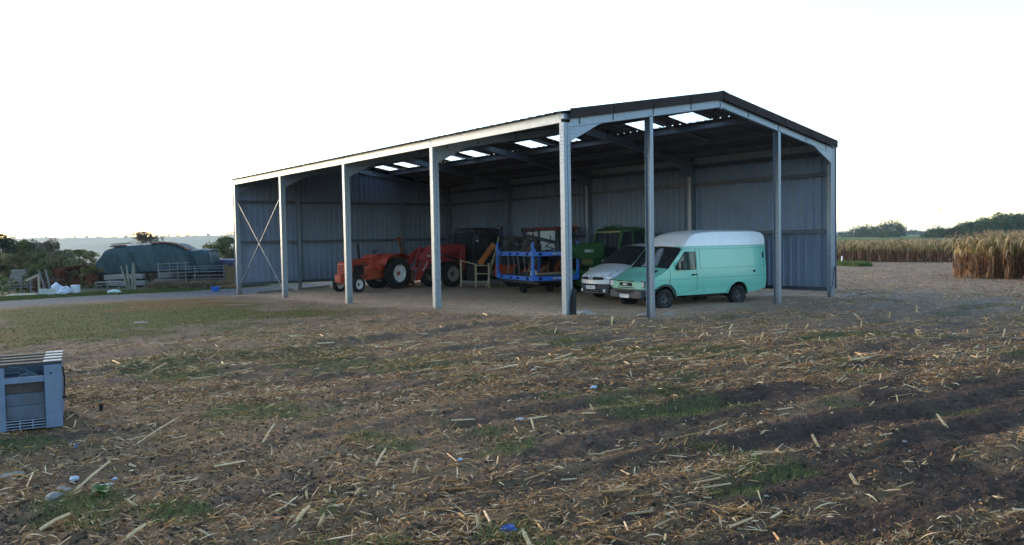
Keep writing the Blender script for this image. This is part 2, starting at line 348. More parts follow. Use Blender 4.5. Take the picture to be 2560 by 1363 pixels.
def ridge(name, s0, s1, d0, d1, zb, zt, seed):
    G = []; n = 60
    for j in range(9):
        t = j/8; row = []
        for i in range(n+1):
            s = s0+(s1-s0)*i/n; d = d0+(d1-d0)*t
            p = Vector((CAM.x, CAM.y, 0))+RH*s+FH*d
            hgt = zb+(zt-zb)*min(1, t/.75)**1.1 - max(0, t-.75)*60
            hgt += (float(fbm(np.array(s*.003+seed), np.array(t*2.), 3))-.5)*zt*.45*min(1, t*2)
            row.append((p.x, p.y, hgt))
        G.append(row)
    o = MB().grid(G).build(name, hillm, smooth=60); tag(o, kind='structure'); return G
hill_rows = ridge('hills', -1500, 100, 850, 2700, -38, 30, 1.3)
hill_rows2 = ridge('hills', 700, 2200, 1500, 3600, -10, 9, 5.1)

# ------------------------------------------------------------------ barn
W, L = 12.5, [0, 6.08, 12.12, 18.16, 24.0]
ZE, SL = 5.38, .17                        # eave height and roof slope
ZR = lambda x: 5.25+SL*min(x, W-x)        # top of the rafters
barn = empty('open_barn', (0, 0, 0)); tag(barn, 'open sided galvanised steel barn with low pitched brown roof sheltering the vans and tractors', 'barn')
def csec(d=.22, b=.16, t=.012, lip=.03):   # u along depth, v along flange; web at v=0
    return [(0, 0), (d*.42, 0), (d*.45, .02), (d*.55, .02), (d*.58, 0), (d, 0), (d, b), (d-lip, b), (d-lip, b-t), (d-t, b-t), (d-t, t), (t, t), (t, b-t), (lip, b-t), (lip, b), (0, b)]
boltm = mat('dark_bolts', (.05, .05, .055), .5, .5)
def column(x, y, z1, face=1, back=False):
    z0 = hz(x, y)-.35
    mb = MB()
    mb.ext(csec(), (x if not back else x, y, z0), (1 if not back else -1, 0, 0), (0, 1, 0), (0, 0, z1-z0))
    b = MB()
    if not back:
        for z in np.arange(.9, z1-.1, .62):
            for dy in (.05, .11): b.box((x-.001, y+dy, z), (.004, .014, .014))
        for z in np.arange(z1-1.0, z1-.05, .09):
            for dy in (.04, .12): b.box((x-.001, y+dy, z), (.006, .02, .02))
            b.box((x+.19, y-.001, z), (.02, .006, .03))
    b.box((x+(.11 if not back else -.11), y+.08, z0+.02), (.34, .28, .02))
    nv = len(mb.v); mb.v += b.v; mb.f += [[i+nv for i in f_] for f_ in b.f]; mb.m += [1]*len(b.f)
    o = mb.build('column', [galv, boltm], barn, smooth=30)
    return o
for i, y in enumerate(L):
    yy = y if i < 4 else y-.16
    column(0, yy, ZE-.2); column(W, yy, ZE-.15, back=True)
    # cap plates joining the eave beam to the column
    MB().box((.11, yy+.08, ZE-.055), (.235, .18, .13)).build('cap_plate', galv, barn, bevel=.004); MB().box((W-.11, yy+.08, ZE-.02), (.235, .18, .2)).build('cap_plate', galv, barn, bevel=.004)
# gable posts (near end and far end)
def ipoly(d, b, t=.01): return [(0, 0), (b, 0), (b, t), (b/2+t/2, t), (b/2+t/2, d-t), (b, d-t), (b, d), (0, d), (0, d-t), (b/2-t/2, d-t), (b/2-t/2, t), (0, t)]
for x in (3.22, 9.24):
    z0 = hz(x, 0)-.3
    MB().ext(ipoly(.2, .13), (x-.065, .0, z0), (1, 0, 0), (0, 1, 0), (0, 0, ZR(x)-.2-z0)).build('gable_post', galv, barn)
    MB().ext(ipoly(.2, .13), (x-.065, 23.8, -.3), (1, 0, 0), (0, 1, 0), (0, 0, ZR(x)+.1)).build('gable_post', galv, barn)
# rafters with haunches
def rafters(y, first=False, last=False):
    for sgn in (0, 1):
        X = (lambda x: x) if sgn == 0 else (lambda x: W-x)
        mb = MB(); h = .22
        t0, t1 = .22, W/2
        prof = lambda t: ZR(t)
        yw = y if not last else y-.012
        # web plate, top and bottom flanges
        P = [(X(t0), prof(t0)-h), (X(t1), prof(t1)-h), (X(t1), prof(t1)), (X(t0), prof(t0))]
        mb.ext(P, (0, yw, 0), (1, 0, 0), (0, 0, 1), (0, .012, 0))
        s = -1 if last else 1
        for dz in (0, -h):
            a = Vector((X(t0), y+s*.05, prof(t0)+dz)); b = Vector((X(t1), y+s*.05, prof(t1)+dz)); mb.bar(a, b, .09, .012, up=(0, 1, 0)) if False else mb.ext([(0, 0), (1, 0), (1, 1), (0, 1)], (a.x, y, a.z-.006), (0, 0, .012), (0, s*.1, 0), b-a)
        o = mb.build('rafter', galv, barn)
        # haunch
        q = MB(); P = [(X(.22), prof(.22)-h-.01), (X(1.3), prof(1.3)-h-.01), (X(1.15), prof(1.15)-h-.05), (X(.22), prof(.22)-h-.36)]
        q.ext(P, (0, yw+.002, 0), (1, 0, 0), (0, 0, 1), (0, .012*s, 0))
        a = Vector((X(.22), y, prof(.22)-h-.36)); b = Vector((X(1.15), y, prof(1.15)-h-.05)); q.ext([(0, 0), (1, 0), (1, 1), (0, 1)], (a.x, y, a.z), (0, 0, .01), (0, s*.12, 0), b-a)
        q.build('haunch', galv, o)
        for t in (.55, 1.75, 3.3, 4.9):
            c = MB(); zc = prof(t); c.box((X(t), y-.006*s, zc-.08), (.03, .012, .2)); c.box((X(t), y+.04*s, zc+.02), (.012, .1, .2)); c.build('cleat', boltm, o)
    a = MB(); a.box((W/2, y-.008 if not last else y+.008, ZR(W/2)-.13), (.05, .02, .3)); a.box((W/2, y+(.05 if not last else -.05), ZR(W/2)-.24), (.34, .1, .02))
    a.build('apex_bracket', galv, barn, bevel=.003)
for i, y in enumerate(L): rafters(y if i < 4 else y-.02, i == 0, i == 4)
# eave beams (C channel, open side inwards)
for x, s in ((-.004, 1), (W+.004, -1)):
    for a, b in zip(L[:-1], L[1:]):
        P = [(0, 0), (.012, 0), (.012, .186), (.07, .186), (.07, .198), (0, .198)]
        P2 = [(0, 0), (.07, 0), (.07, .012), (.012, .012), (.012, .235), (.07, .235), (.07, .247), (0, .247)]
        MB().ext(P2, (x, a+(.09 if a == 0 else .002), ZE-.2), (s, 0, 0), (0, 0, 1), (0, b-a-(.092 if a == 0 else .004), 0)).build('eave_beam', mat('lit_eave_steel', (.29, .30, .31), .45, .3, var=.12, scale=4), barn)  # beam steel lightened: sky glow from the left is put into its colour
# purlins
for x in (.7, 2.3, 3.95, 5.6, 6.9, 8.62, 10.25, 11.8):
    z = ZR(x)+.01; s = 1 if x < W/2 else -1
    P2 = [(0, 0), (.07, 0), (.07, .01), (.01, .01), (.01, .16), (.07, .16), (.07, .17), (0, .17)]
    MB().ext(P2, (x, -.02, z), (s, 0, 0), (0, 0, 1), (0, 24.1, 0)).build('purlin', galv if x == 8.62 else mat('purlin_steel', (.14, .15, .16), .5, .4, var=.2, scale=5), barn)  # purlin below the skylights gets brighter steel to paint the light on it
sagm = mat('purlin_steel', (.14, .15, .16), .5, .4)
for y in (3.5, 9.6, 15.6, 21.7):
    for a, b in ((6.95, 8.6), (8.66, 10.2), (3.98, 5.55)):
        MB().bar((a, y, ZR(a)+.06), (b, y, ZR(b)+.06), .05, .05).build('purlin_tie', sagm, barn)
# roof sheets
def corr(n0, n1, per=.333, ht=.035, open_=True):   # profile points along v from n0 to n1
    pts = []; k = int(round((n1-n0)/per)); per = (n1-n0)/k
    for i in range(k):
        a = n0+i*per; pts += [(a, 0), (a+per*.72, 0), (a+per*.8, ht), (a+per*.92, ht)]
    pts.append((n1, 0)); return pts
ZS = lambda x: ZR(x)+.184
def sheet(name, x0, x1, y0, y1, m, parent=barn):
    pr = corr(y0, y1); mb = MB(); V = []
    for x in (x0, x1):
        V += [(x, y, ZS(x)+h) for y, h in pr]
    n = len(pr); V += [(a, b, c+.003) for a, b, c in V]
    F = [(i, i+1, n+i+1, n+i) for i in range(n-1)]+[(2*n+i, 3*n+i, 3*n+i+1, 2*n+i+1) for i in range(n-1)]
    F += [(i, 2*n+i, 2*n+i+1, i+1) for i in range(n-1)]+[(n+i, n+i+1, 3*n+i+1, 3*n+i) for i in range(n-1)]
    mb.add(V, F); return mb.build(name, m, parent)
sky_y = [(1.98, 3.0), (4.02, 5.0), (8.26, 9.26), (10.3, 11.3), (14.4, 15.4), (16.4, 17.4), (20.4, 21.4), (22.4, 23.4)]
near_roof = sheet('roof_sheet', -.12, W/2, -.08, 24.06, roofm)
sheet('roof_sheet', W/2, 6.98, -.08, 24.06, roofm); sheet('roof_sheet', 8.34, W+.12, -.08, 24.06, roofm)
pv = -.08
for a, b in sky_y+[(24.06, None)]:
    sheet('roof_sheet', 6.98, 8.34, pv, a, roofm)
    if b: pv = b
m = bpy.data.materials.new('skylight_sheet'); m.use_nodes = True; N = m.node_tree.nodes; Lk = m.node_tree.links
tl = N.new('ShaderNodeBsdfTranslucent'); tl.inputs[0].default_value = (.9, .92, .93, 1); tp = N.new('ShaderNodeBsdfTransparent'); tp.inputs[0].default_value = (.95, .96, .97, 1)
wv = N.new('ShaderNodeTexNoise'); wv.inputs['Scale'].default_value = 3; mr = N.new('ShaderNodeMapRange'); mr.inputs[3].default_value = .55; mr.inputs[4].default_value = .75
Lk.new(wv.outputs['Fac'], mr.inputs[0]); ms = N.new('ShaderNodeMixShader'); Lk.new(mr.outputs[0], ms.inputs[0]); Lk.new(tl.outputs[0], ms.inputs[1]); Lk.new(tp.outputs[0], ms.inputs[2]); Lk.new(ms.outputs[0], N['Material Output'].inputs[0])
skym = m
for a, b in sky_y:
    o = sheet('skylight', 6.9, 8.42, a+.004, b-.004, skym); o.location.z = .004
# ridge cap and verge flashings
rm = MB()
for s in (0, 1):
    X = (lambda x: x) if s == 0 else (lambda x: W-x)
    V = [(X(W/2), -.12, ZS(W/2)+.07), (X(W/2-.3), -.12, ZS(W/2-.3)+.045)]; V += [(a, 24.12, c) for a, b, c in V]
    rm.add(V, [(0, 1, 3, 2)])
o = rm.build('ridge_cap', roofm, barn); sm = o.modifiers.new('t', 'SOLIDIFY'); sm.thickness = .006
for s in (0, 1):
    X = (lambda x: x) if s == 0 else (lambda x: W-x)
    for yv, d in ((-.11, -1), (24.1, 1)):
        mb = MB()
        xa, xb = -.02 if s else .14, W/2
        for i in range(4):
            a = xa+(xb-xa)*i/4; b = xa+(xb-xa)*(i+1)/4+ (.02 if i < 3 else 0)
            e = .003*i
            mb.ext([(X(a), ZS(a)-.2), (X(b), ZS(b)-.2), (X(b), ZS(b)+.05), (X(a), ZS(a)+.05)], (0, yv-e*1, 0), (1, 0, 0), (0, 0, 1), (0, .01, 0))
            mb.ext([(0, 0), (1, 0), (1, 1), (0, 1)], (X(a), yv+.01, ZS(a)+.052), (0, 0, .008), (0, -d*.22, 0), (X(b)-X(a), 0, ZS(b)-ZS(a)))
            mb.box((X(b), yv-.012, ZS(b)-.075), (.02, .012, .25))
        mb.build('verge_flashing', mat('verge_brown', (.028, .021, .021), .7, .0, var=.15, scale=3), barn)
# walls: back (x=W) and far gable (y=24)
def wall(name, a, b, z0, topf, inward, per=.3):
    a, b = Vector(a), Vector(b); d = (b-a); Ln = d.length; d.normalize(); nrm = Vector(inward)
    pr = corr(0, Ln, per, .055); n = len(pr); V = []
    for zi in (0, 1):
        for u, h in pr:
            p = a+d*u+nrm*(h); V.append((p.x, p.y, z0 if zi == 0 else topf(u)))
    F = [(i, i+1, n+i+1, n+i) for i in range(n-1)]
    o = MB().add(V, F).build(name, clad, barn); sm = o.modifiers.new('t', 'SOLIDIFY'); sm.thickness = .003; return o
ZB = .37
splits = [-.02, 6.08, 12.12, 18.16, 24.05]
for i in range(4): wall('wall_cladding', (W+.08, splits[i], 0), (W+.08, splits[i+1], 0), ZB, lambda u: ZE+.05, (-1, 0, 0))
gx = [-.02, 3.22, W/2, 9.24, W+.08]
for i in range(4):
    x0, x1 = gx[i], gx[i+1]
    wall('gable_cladding', (x0, 24.08, 0), (x1, 24.08, 0), ZB, lambda u, x0=x0: ZR(x0+u)+(.20 if x0+u < 7.4 else .06), (0, -1, 0))
rail = mat('wall_rail', (.075, .092, .12), .5, .4, var=.15, scale=4)
for z in (2.38, 4.36, ZB-.02, 5.05):
    sgn = ((0, 0), (.09, 0), (.09, .012), (.012, .012), (.012, .12), (.09, .12), (.09, .132), (0, .132))
    for a, b in zip(L[:-1], L[1:]):
        MB().ext(sgn, (W-.03, a+.165, z-.06), (-1, 0, 0), (0, 0, 1), (0, b-a-.17, 0)).build('wall_rail', rail, barn)
    if z < 5:
        for a, b in ((.22, 3.15), (3.29, 9.17), (9.31, 12.28)):
            MB().ext(sgn, (a, 23.99, z-.06), (0, -1, 0), (0, 0, 1), (b-a, 0, 0)).build('wall_rail', rail, barn)
# wind braces
for x in (.1, W-.12):
    mb = MB(); mb.bar((x, 18.3, .25), (x, 23.9, 4.45), .05, .02); mb.build('wind_brace', galv, barn)
    mb = MB(); mb.bar((x+.03, 18.3, 4.45), (x+.03, 23.9, .22), .05, .02); mb.build('wind_brace', galv, barn)
mb = MB()
for y, z, l in ((20.3, 2.15, .75), (20.0, 1.8, .3), (21.7, 2.2, .8)): mb.tube([(.07, y, z), (.05, y+.03, z-l*.4), (.08, y-.02, z-l)], .008, 4)
tag(mb.build('string', mat('pale_string', (.3, .3, .28), .8)), 'loose strings hanging from the crossed wind braces', 'string')
# black rubber strip at the near corner column
mb = MB(); G = []
for i in range(11):
    z = hz(0, 0)-.1+i*.078; wd = .2-.012*max(0, i-5)**1.3; G.append([(.29-wd+.02, -.03-.012*math.sin(i), z), (.25, -.05, z), (.29, -.03, z)])
mb.grid(G); o = mb.build('rubber_sheet', black, None, smooth=50); sm = o.modifiers.new('t', 'SOLIDIFY'); sm.thickness = .02
tag(o, 'black rubber sheet standing against the foot of the near corner column', 'rubber sheet')

# ------------------------------------------------------------------ vans
def lerp_pts(P, x):
    P = sorted(P); xs = [p[0] for p in P]; zs = [p[1] for p in P]; return float(np.interp(x, xs, zs))
def van_body(root, S):
    xs, top, rows, halfw, sill, shoulder, bulge, cls, mats = [S[k] for k in ('xs', 'top', 'rows', 'halfw', 'sill', 'shoulder', 'bulge', 'cls', 'mats')]
    parts = {k: MB() for k in mats}
    def pt(x, y, z, hw):
        b = bulge*(1-min(1, abs(y)/hw)**2.2)*float(smooth(S['bx0'], xs[0], x))
        wb = S.get('wb', .07)*(1-min(1, abs(y)/hw)**2)*float(smooth(S['w1']-.25, S['w1'], x)*smooth(S['w0']+.35, S['w0'], x))
        return (x+b+wb, y, z)
    NT = 9; G = []
    for x in xs:
        zt = lerp_pts(top, x); sh = shoulder(x); si = sill(x); sec = []
        for z in rows:
            zz = min(max(z, si), zt-sh); sec.append((halfw(x, zz), zz, 0))
        ys = halfw(x, zt-sh)
        for k in range(1, NT+1):
            if k <= 3:
                a = k/3*math.pi/2; y = ys-sh*S.get('shw', 1.1)*(1-math.cos(a)); z = zt-sh*(1-math.sin(a))-S['crown']*1.0
                z = zt-sh+(sh-S['crown'])*math.sin(a)
            else:
                t = (k-3)/(NT-3); y = (ys-sh*S.get('shw', 1.1))*(1-t); z = zt-S['crown']*(1-t)**2
            sec.append((y, z, 1))
        G.append((x, sec))
    n = len(rows)+NT
    for side in (1, -1):
        for i in range(len(xs)-1):
            (xa, A), (xb, B) = G[i], G[i+1]; hwa = max(A[j][0] for j in range(n)); hwb = max(B[j][0] for j in range(n))
            for j in range(n-1):
                q = [pt(xa, A[j][0], A[j][1], hwa), pt(xb, B[j][0], B[j][1], hwb), pt(xb, B[j+1][0], B[j+1][1], hwb), pt(xa, A[j+1][0], A[j+1][1], hwa)]
                q = [Vector((p[0], p[1]*side, p[2])) for p in q]
                if (q[2]-q[0]).cross(q[3]-q[1]).length < 1e-7: continue
                k = cls((xa+xb)/2, (q[0].z+q[1].z+q[2].z+q[3].z)/4, j-len(rows)+1)
                if side < 0: q = q[::-1]
                parts[k].add(q, [(0, 1, 2, 3)])
    # front and rear faces
    for end in (0, -1):
        x, sec = G[end]; hw = max(s_[0] for s_ in sec)
        for j in range(n-1):
            (y0, z0, _), (y1, z1, _) = sec[j], sec[j+1]
            if abs(z1-z0) < 1e-5: continue
            K = 12
            for k in range(K):
                t0, t1 = -1+2*k/K, -1+2*(k+1)/K
                q = [pt(x, y0*t0, z0, hw), pt(x, y0*t1, z0, hw), pt(x, y1*t1, z1, hw), pt(x, y1*t0, z1, hw)]
                if end == -1: q = [(x, p[1], p[2]) for p in q][::-1]
                k_ = cls(x, (z0+z1)/2, min(0, j-len(rows)+1)); parts[k_].add(q, [(0, 1, 2, 3)])
    objs = {}
    for k, mb in parts.items():
        if mb.f: objs[k] = mb.build(k, mats[k], root, smooth=32, weld=True)
    return objs
def wheel(parent, c, r, wd, side, style='van', rimm=None, hubm=None, lug=0, rr=.6, name='wheel'):
    """side=+1: outer face towards +y"""
    e = empty(name, c, 0, parent); s = side
    ty = MB(); rs = r*rr
    prof = [(rs, -wd*.42), (r*.86, -wd*.5), (r*.965, -wd*.44), (r, -wd*.3), (r, wd*.3), (r*.965, wd*.44), (r*.86, wd*.5), (rs, wd*.42)]
    ty.lathe(prof, (0, 0, 0), (0, 1, 0), 36, closed=True)
    if lug:
        n = lug
        for i in range(n):
            for sd in (1, -1):
                a = (i+(.5 if sd > 0 else 0))*2*math.pi/n; a2 = a+.9*2*math.pi/n
                p0 = Vector((math.cos(a)*r*1.005, sd*wd*.02, math.sin(a)*r*1.005)); p1 = Vector((math.cos(a2)*r*.985, sd*wd*.46, math.sin(a2)*r*.985))
                up = Vector((math.cos((a+a2)/2), 0, math.sin((a+a2)/2))); ty.bar(p0, p1, r*.06, r*.05, up=up)
    else:
        for i in range(40):
            a = i*2*math.pi/40; up = Vector((math.cos(a), 0, math.sin(a))); ty.box(up*r*1.0, (.012, wd*.8, .02), Matrix.Rotation(-a, 3, 'Y'))
    ty.build('tyre', black, e, smooth=40)
    rm = MB(); d = s*wd
    rm.lathe([(rs*1.02, -d*.4), (rs*.93, -d*.36), (rs*.9, d*.1), (rs*.92, d*.34), (rs*1.03, d*.40)], (0, 0, 0), (0, 1, 0), 32)
    if style == 'dish':
        rm.lathe([(rs*.9, d*.12), (rs*.55, d*.22), (rs*.28, d*.1), (0, d*.1)], (0, 0, 0), (0, 1, 0), 32)
    elif style == 'hex':      # white disc with six cut-outs
        k = 6; V = [(0, d*.12, 0)]
        for i in range(k*2):
            a = i*math.pi/k+.2; q = rs*(.95 if i % 2 == 0 else .78); V.append((math.cos(a)*q, d*.2, math.sin(a)*q))
        rm.add(V, [(0, 1+i, 1+(i+1) % (2*k)) for i in range(2*k)])
        rm.lathe([(rs*.5, d*.24), (rs*.25, d*.16)], (0, 0, 0), (0, 1, 0), 24)
    else:                      # pressed steel with holes
        rm.lathe([(rs*.9, d*.05), (rs*.72, d*.24), (rs*.62, d*.26), (rs*.4, d*.12), (0, d*.12)], (0, 0, 0), (0, 1, 0), 32)
    ro = rm.build('rim', rimm or galv, e, smooth=40)
    hb = MB(); hb.cyl((0, d*.08, 0), (0, d*.30, 0), rs*.2, rs*.16, 14)
    for i in range(8 if style != 'van' else 5):
        a = i*2*math.pi/(8 if style != 'van' else 5); q = rs*.3; hb.cyl((math.cos(a)*q, d*.1, math.sin(a)*q), (math.cos(a)*q, d*.22, math.sin(a)*q), rs*.055, n=6)
    hb.build('hub', hubm or rimm or galv, e)
    if style == 'van':
        hs = MB()
        for i in range(10):
            a = i*2*math.pi/10; q = rs*.67; hs.cyl((math.cos(a)*q, d*.2, math.sin(a)*q), (math.cos(a)*q, d*.275, math.sin(a)*q), rs*.08, n=8)
        hs.build('vent_hole', black, e)
    return e
def arch(x, cx, cz, r): return cz+math.sqrt(max(0, r*r-(x-cx)**2)) if abs(x-cx) < r else 0
def panel_line(mb, pts, hw, side, wd=.012, off=.003):
    fine = []
    for (x0, z0), (x1, z1) in zip(pts[:-1], pts[1:]):
        k = max(1, int(math.hypot(x1-x0, z1-z0)/.12)); fine += [(x0+(x1-x0)*i/k, z0+(z1-z0)*i/k) for i in range(k)]
    fine.append(pts[-1])
    for (x0, z0), (x1, z1) in zip(fine[:-1], fine[1:]):
        a = Vector((x0, side*(hw(x0, z0)+off), z0)); b = Vector((x1, side*(hw(x1, z1)+off), z1)); mb.bar(a, b, .006, wd, up=(0, side, 0))

# --- mint green high roof van
teal = mat('mint_paint', (.135, .41, .33), .34, var=.04, scale=1.5, coat=.3, dirt=(.17, .33, .28), dirtamt=.45, mud=(.55, .55))
van = empty('panel_van', (6.95, 3.70, -.13), R(170.8)); tag(van, 'mint green panel van with tall white roof parked behind the gable post', 'van')
WB, ROH = 3.257, 1.342
xe = -WB-ROH
def hw1(x, z):
    b = float(np.interp(z, [.3, .5, .62, .8, 1.0, 1.35, 2.05, 2.3, 2.6], [.96, 1.0, 1.01, 1.05, 1.055, 1.04, .985, .955, .87]))
    return b*(1-.10*float(smooth(.1, .74, x)))*(1-.02*float(smooth(xe+.25, xe, x)))
xs1 = sorted(set([round(v, 3) for v in ([.74, .70, .66, .6, .5, .44, .41, .38, .34, .28, .2, .1, 0, -.1, -.15, -.2, -.28, -.34, -.38, -.41, -.44, -.5, -.6, -.7, -.79, -.82, -.9, -1, -1.1, -1.2, -1.3, -1.4, -1.6, -2, -2.4] +
    [-WB+d for d in (.5, .44, .41, .38, .34, .28, .2, .1, 0, -.1, -.2, -.28, -.34, -.38, -.41, -.44, -.5)]+[-4.0, -4.2, -4.4, -4.5, -4.56, xe])]), reverse=True)
top1 = [(.74, .965), (.66, 1.01), (.3, 1.17), (-.15, 1.40), (-.79, 2.06), (-.82, 2.12), (-1.04, 2.36), (-1.2, 2.49), (-1.45, 2.59), (-2.2, 2.64), (-4.2, 2.63), (-4.5, 2.58), (xe, 2.50)]
S1 = dict(xs=xs1, top=top1, rows=[.36, .46, .58, .70, .72, .80, .95, 1.1, 1.25, 1.38, 1.5, 1.7, 1.9, 2.06, 2.08, 2.2, 2.32], halfw=hw1,
    sill=lambda x: max(.44 if x < .4 else .36, arch(x, 0, .36, .43), arch(x, -WB, .36, .45), .44+.10*float(smooth(-4.0, xe, x))),
    shoulder=lambda x: float(np.interp(x, [xe, -1.5, -.85, -.79, -.15, .5, .74], [.13, .13, .08, .05, .05, .06, .04])), crown=.05, bulge=.10, bx0=.1, w0=-.15, w1=-.79,
    cls=lambda x, z, t: ('high_roof' if (z > 2.07 and x < -.79) else 'windscreen' if (t >= 2 and -.79 < x < -.15) else 'bumper' if (z < .71 and x > .34) else 'body'),
    mats={'body': teal, 'high_roof': whitep, 'windscreen': gls, 'bumper': blackpl})
vb = van_body(van, S1); body = vb['body']
seam = mat('seam_dark', (.03, .06, .055), .7)
for sd in (1, -1):
    q = MB(); panel_line(q, [(-.2, 1.33), (-.2, .82), (-.3, .8)], hw1, sd); q.build('wing_seam', seam, body); q = MB(); panel_line(q, [(-.18, 1.45), (-.80, 2.0), (-1.36, 2.0), (-1.36, .62), (-.5, .5)], hw1, sd)
    q.build('door_seam', seam, body)
    q = MB(); panel_line(q, [(-1.5, 1.0), (-4.55, 1.0)], hw1, sd, .008); panel_line(q, [(.3, .98), (-1.4, 1.0)], hw1, sd, .008); panel_line(q, [(-1.5, 1.32), (-4.5, 1.32)], hw1, sd, .008); panel_line(q, [(-1.5, 1.98), (-4.5, 1.98)], hw1, sd, .008)
    panel_line(q, [(-1.5, 1.32), (-1.5, 1.98)], hw1, sd, .008); panel_line(q, [(-4.5, 1.32), (-4.5, 1.98)], hw1, sd, .008); panel_line(q, [(-.82, 2.075), (-4.58, 2.075)], hw1, sd, .02)
    q.build('panel_seam', seam, body)
    q = MB(); panel_line(q, [(-.55, .68), (-2.75, .70)], hw1, sd, .03, .0); panel_line(q, [(-.5, .92), (-4.55, .93)], hw1, sd, .02, .0); panel_line(q, [(-3.8, .72), (-4.55, .74)], hw1, sd, .02, .0); q.build('body_rib', teal, body)
    # flared arches
    for cx, rr_, m_ in ((0, .47, blackpl), (-WB, .50, teal)):
        q = MB(); P = [(cx+math.cos(a)*rr_, .36+math.sin(a)*rr_) for a in np.linspace(.15, math.pi-.1, 14)]
        for (x0, z0), (x1, z1) in zip(P[:-1], P[1:]): q.bar((x0, sd*(hw1(x0, z0)+.0), z0), (x1, sd*(hw1(x1, z1)+.0), z1), .05, .07, up=(0, 1, 0))
        q.build('wheel_arch', m_, body)
        q = MB(); P = [(cx+math.cos(a)*(rr_-.03), .36+math.sin(a)*(rr_-.03)) for a in np.linspace(0, math.pi, 12)]
        q.grid([[(x, sd*y, max(z, .36)) for y in (.55, 1.0)] for x, z in P]); q.build('arch_liner', black, body)
    # door with window, mirror and handle
    dw = [(-.42, 1.40), (-.83, 1.87), (-.87, 1.90), (-1.28, 1.90), (-1.31, 1.87), (-1.31, 1.33), (-1.28, 1.30), (-.5, 1.30), (-.44, 1.33)]
    q = MB(); q.add([(x, sd*(hw1(x, z)+.006), z) for x, z in dw], [tuple(range(len(dw)))]); wo_ = q.build('door_window', gls, van)
    q = MB()
    for (x0, z0), (x1, z1) in zip(dw, dw[1:]+dw[:1]): q.bar((x0, sd*(hw1(x0, z0)+.006), z0), (x1, sd*(hw1(x1, z1)+.006), z1), .012, .03, up=(0, 1, 0))
    q.build('window_seal', black, wo_)
    q = MB(); q.box((-.62, sd*1.22, 1.45), (.09, .17, .30)); mo = q.build('door_mirror', blackpl, van, bevel=.02); MB().bar((-.6, sd*1.0, 1.35), (-.62, sd*1.15, 1.36), .03, .03).build('bracket', blackpl, mo); MB().box((-.668, sd*1.22, 1.45), (.006, .14, .26)).build('mirror_glass', chrome, mo)
    hx = MB(); hx.box((-1.24, sd*1.065, 1.13), (.20, .03, .035)); hx.cyl((-1.17, sd*1.04, 1.12), (-1.17, sd*1.085, 1.12), .035, n=12); hx.build('door_handle', black, van, bevel=.006)
    MB().box((-.14, sd*1.05, .95), (.06, .02, .035)).build('side_indicator', mat('amber_lens', (.5, .22, .04), .3), van, bevel=.004)
    hl = MB(); hl.box((.745, sd*.775, .86), (.05, .33, .18), Matrix.Rotation(-sd*R(12), 3, 'Z')); ho = hl.build('headlight', lampg, van, bevel=.015)
    fr = MB(); M_ = Matrix.Rotation(-sd*R(12), 3, 'Z')
    for dy, dz, wy, wz in ((0, .105, .37, .025), (0, -.105, .37, .025), (.18, 0, .025, .2), (-.18, 0, .025, .2)): fr.box(Vector((.750, sd*.775, .86))+M_ @ Vector((0, dy, dz)), (.045, wy, wz), M_)
    fr.build('headlight_frame', blackpl, ho)
q = MB(); q.box((-4.45, 1.045*.98, 1.72), (.05, .02, .2)); q.build('air_vent', black, van)
MB().box((-4.0, 1.04, 1.16), (.12, .03, .08)).build('door_latch', black, van, bevel=.01)
MB().box((-1.85, 1.012, .58), (.12, .012, .14)).build('fuel_flap', teal, van, bevel=.012)
MB().box((-2.2, 0, .40), (2.0, 1.3, .16)).box((-.2, 0, .42), (1.2, 1.2, .2)).build('underbody', black, van)
q = MB(); q.box((.845, 0, .955), (.02, .96, .03)); q.box((.850, 0, .74), (.02, .9, .025)); q.build('grille_slot', black, van)
g = MB().box((.846, 0, .85), (.03, .66, .115)).build('grille', black, van, bevel=.006)
text('IVECO', .085, g, frame((.866, 0, .85), (0, 1, 0), (0, 0, 1)), mat('badge_silver', (.6, .6, .6), .4), bold=.003)
q = MB(); q.box((.80, 0, .52), (.16, 1.7, .26)); q.build('bumper_bar', blackpl, vb['bumper'], bevel=.03)
MB().box((.87, 0, .60), (.03, .9, .07)).build('bumper_intake', black, vb['bumper'])
def plate(parent, c, txt, col, tcol, band=None, h=.11, wd=.52, rz=0):
    Mx = Matrix.Rotation(rz, 3, 'Z')
    p = MB().box(c, (.012, wd, h), Mx).build('number_plate', mat('plate_'+('white' if col[0] > .5 else 'dark'), col, .4, var=.03), parent)
    n = Mx @ Vector((1, 0, 0)); t = Mx @ Vector((0, 1, 0)); o = Vector(c)+n*.0075
    text(txt, h*.95, p, frame(o+t*(.02 if band else 0), t, (0, 0, 1)), mat('plate_text', tcol, .5, var=0), bold=.002, sx=.82)
    if band:
        MB().box(o-t*(wd/2-.025), (.004, .045, h*.98), Mx).build('plate_band', mat('plate_blue', (.03, .07, .35), .4), p)
    return p
plate(van, (.90, -.02, .46), '1703 TZ 72', (.62, .66, .72), (.03, .04, .08), band=True)
